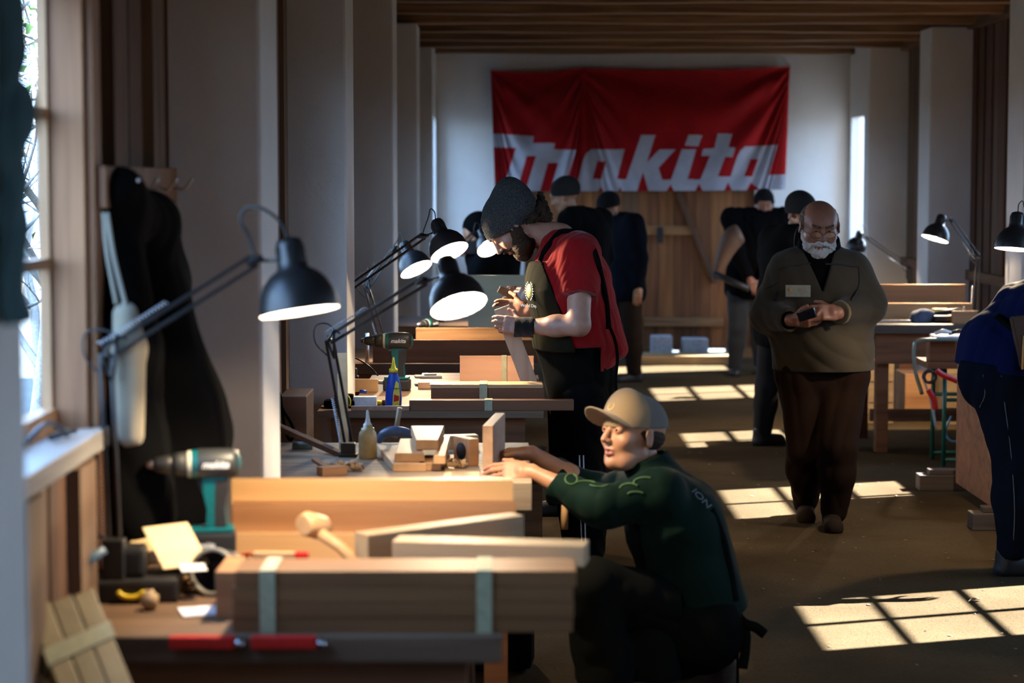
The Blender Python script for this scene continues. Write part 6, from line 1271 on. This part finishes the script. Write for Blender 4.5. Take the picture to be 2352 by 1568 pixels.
# ================================================================== right hand bench things
Z = .85
bpx('long_board', 1985, 2217, 690, 14.15, Z, .235, .03, wood('amber_board', (.52, .30, .14), (.38, .2, .09), 0), 'rear long amber board standing on edge on the right-hand bench', 'board', 'boards on edge on the right-hand bench')
bpx('long_board', 1990, 2232, 725, 14.02, Z, .115, .04, wood('amber_board', (.52, .30, .14), (.38, .2, .09), 0), 'front lower amber board standing on edge on the right-hand bench', 'board', 'boards on edge on the right-hand bench')
bpx('ruler_bar', 1995, 2092, 742, 13.75, Z, .02, .03, STEEL, 'shiny metal bar lying at the front of the right-hand bench', 'bar')
q = MB(); q.lathe([(.02, 0), (.02, .62), (.0, .62)], 16); q.lathe([(0, 0), (.05, 0), (.05, .01), (.02, .012)], 20); tag(q.build('white_post', WHITEP, loc=(at(2163, 660, 17.45).x, 17.5, .82)), 'thin white post standing behind the amber boards', 'post')
sb = disp(U(.03, ell(A3c(2120, 728, 13.85), (.085, .07, .055)), ell(A3c(2105, 738, 13.82), (.05, .05, .04))), folds(.008, 40, 81)); o = mesh('blue_grey_cloth', sb, .007, cloth('blue_grey_rag', (.11, .13, .20), 200, .9)); tag(o, 'crumpled blue-grey cloth bag on the right-hand bench', 'cloth')
q = MB(); q.box((-.12, -.06, 0), (.12, .06, .05), bev=.015); q.tube([(-.1, 0, .055), (.05, .02, .08), (.14, .0, .04)], .018, 8); tag(q.build('dark_tool', BLACKP, loc=(at(2185, 735, 13.8).x, 13.82, Z)), 'dark power tool lying beside the blue-grey cloth', 'tool')
q = MB(); q.box((-.05, -.03, 0), (.05, .03, .03), bev=.006); tag(q.build('yellow_case', YELLOW, loc=(at(2158, 708, 13.95).x, 13.93, Z + .056)), 'small yellow case lying on the dark power tool', 'case')
q = MB(); q.lathe([(0, 0), (.024, 0), (.024, .06), (.010, .08), (.008, .11), (0, .112)], 16); tag(q.build('cream_bottle', plain('cream_amber', (.62, .48, .26), .4), loc=(at(2214, 715, 13.72).x, 13.72, Z)), 'small cream bottle at the right end of the amber boards', 'bottle')
bpx('reddish_board', 2187, 2245, 740, 13.66, Z, .085, .03, CEDAR, 'short reddish board beside the cream bottle', 'board')
# folding saw horse with green legs
GM = plain('green_metal', (.01, .10, .06), .4); GT = plain('grey_green_metal', (.22, .30, .28), .35, .6)
e = empty('folding_sawhorse', (at(2215, 1045, 13.1).x, 13.1, 0), 0, 'folding work stand with green metal legs and a grey tube frame, cluttered with tools', 'work stand'); ex = e.location.x
def rel(px, py, Y): return Vector(A3c(px, py, Y)) - e.location
q = MB(); xl, xr = rel(2168, 1000, 13.0).x, rel(2168, 1000, 13.0).x + .55
for y in (-.1, .25):
    q.tube([(xl, y, 0), (xl, y, .62)], .014, 8); q.tube([(xr, y, 0), (xr, y, .62)], .014, 8); q.tube([(xl, y, .045), (xr, y, .045)], .012, 8); q.tube([(xl, y, .42), (xr, y, .42)], .012, 8)
for x in (xl, xr): q.tube([(x, -.1, .60), (x, .25, .60)], .012, 8)
q.build('leg_frame', GM, e)
q = MB(); q.tube(curve_pts([rel(2118, 905, 12.95), rel(2102, 850, 12.95), rel(2100, 795, 12.95), rel(2112, 782, 12.95), rel(2160, 780, 12.95), rel(2240, 782, 12.95)], 6), .012, 8); q.build('tube_frame', GT, e)
q = MB(); zt = rel(2160, 795, 12.95).z; q.box((xl - .12, -.16, .62), (xr + .05, .28, .66), bev=.004); q.box((xl - .10, -.12, .66), (xl + .06, .0, .80), 0, .005); q.box((xl - .06, -.14, .80), (xr, .1, .82), 1, .003); q.build('stand_top', [BENCHRED, WHITEP], e)
for pts in (((2150, 850), (2168, 862), (2200, 875)), ((2132, 895), (2144, 915), (2148, 940))): strap('red_strap', [A3c(x, y, 12.9) for x, y in pts], .035, .006, RED, e)
q = MB(); q.tube(curve_pts([rel(2120, 870, 12.92), rel(2135, 910, 12.92), rel(2150, 985, 12.95), rel(2138, 900, 12.92)], 6), .006, 6); q.build('cable', plain('pale_cable', (.4, .42, .4), .5), e)
q = MB(); q.lathe([(.028, -.02), (.045, -.02), (.045, .02), (.028, .02), (.028, -.02)], 20, 0, Matrix.Translation(rel(2135, 865, 12.93)) @ Matrix.Rotation(R(90), 4, 'X')); q.build('black_wheel', BLACKP, e)
for (px_, py_, L_, lab) in ((2165, 768, .05, 'small white pliers-like tool on the cluttered work stand'), (2200, 768, .06, 'black hand tool on the cluttered work stand')):
    p = A3c(px_, py_, 13.05); q = MB(); q.tube([(-L_, 0, 0), (0, .01, .018), (L_, 0, .004)], .012, 8); q.tube([(-L_, .02, 0), (0, .02, .014)], .010, 8); tag(q.build('hand_tool', WHITEP if L_ == .05 else BLACKP, loc=(p[0], 13.03, .833)), lab, 'tool')
q = MB(); q.tube(curve_pts([Vector(A3c(x, y, 13.15)) for x, y in ((2185, 955), (2172, 990), (2185, 1012), (2215, 1008), (2200, 1000), (2230, 1012))], 8), .007, 6); tag(q.build('cyan_cable', plain('cyan_cable', (.12, .35, .5), .4)), 'pale blue cable curling down beside the green legs', 'cable')
# crates and boxes under the right benches
CB = wood('crate_wood', (.36, .24, .13), (.22, .14, .07), 0, .7)
for (pa, pb, Y, h, d_, lab, m_) in ((1985, 2052, 15.3, .62, .4, 'pale plank crate behind the leg of the right-hand bench', CB), (2078, 2160, 15.6, .34, .4, 'reddish box on the floor behind the right-hand bench', CEDAR), (2085, 2128, 15.65, .58, .3, 'tall narrow reddish crate standing behind the reddish box', BENCHRED), (1960, 1992, 15.0, .12, .3, 'white tub on the floor beside the trousers of the older person', WHITEP), (2165, 2235, 15.2, .5, .4, 'brown crate behind the green legs of the work stand', CB)):
    xa, xb = at(pa, 950, Y).x, at(pb, 950, Y).x; q = MB(); W_ = xb - xa
    if m_ is CB:
        for k in range(4): q.box((-W_/2, 0, h * k / 4 + .004), (W_/2, .015, h * (k + 1) / 4 - .004)); q.box((-W_/2, d_ - .015, h * k / 4 + .004), (W_/2, d_, h * (k + 1) / 4 - .004))
        q.box((-W_/2, .0151, 0), (-W_/2 + .015, d_ - .0151, h)); q.box((W_/2 - .015, .0151, 0), (W_/2, d_ - .0151, h)); q.box((-W_/2 + .0151, .0151, 0), (W_/2 - .0151, d_ - .0151, .015))
    else: q.box((-W_/2, 0, 0), (W_/2, d_, h), bev=.006)
    if lab.startswith('tall'): Y += .36
    tag(q.build('crate' if m_ is not WHITEP else 'tub', m_, loc=((xa + xb)/2, Y, 0)), lab, 'crate' if m_ is not WHITEP else 'tub')
# small leaves and bits on the clay floor
random.seed(11); q = MB()
for i in range(260):
    x, y = random.uniform(.3, 3.2), random.uniform(6.2, 16); s_ = random.uniform(.004, .016); a = random.uniform(0, 6); v_ = [Vector((x + s_*math.cos(a + k)*random.uniform(.5, 1), y + s_*math.sin(a + k), .0015 + random.uniform(0, .004))) for k in (0, 1.6, 3.1, 4.7)]
    q._add(v_, [(0, 1, 2, 3)])
tag(q.build('floor_debris', plain('dry_chips', (.16, .10, .05), .9, nz=.5), normals=False), 'tiny dark wood chips and leaf bits scattered on the clay floor', 'debris', kind='stuff')
e = empty('dry_leaf', (at(2230, 1380, 8.9).x, atz(2228, 1381, 0).y, .004), .4, 'curled dry leaf lying on the floor before the sunny patch', 'leaf'); q = MB(); q._add([(-.04, 0, 0), (-.01, .015, .012), (.04, .004, .004), (.0, -.016, .01)], [(0, 1, 2, 3)]); q.build('leaf_blade', plain('dry_leaf', (.3, .18, .07), .8), e, normals=False)
# camera held by the bowed far person, and things at the far left bench
q = MB(); q.box((-.07, -.04, -.05), (.07, .04, .05), bev=.01); q.lathe([(0, .0), (.035, 0), (.035, .10), (0, .10)], 20, 0, Matrix.Translation((-.04, 0, 0)) @ Matrix.Rotation(R(-100), 4, 'Y')); tag(q.build('dark_camera', BLACKP, loc=Vector(A3c(1074, 568, 15.6))), 'dark camera held up by the bowed far person behind the lamps', 'camera')
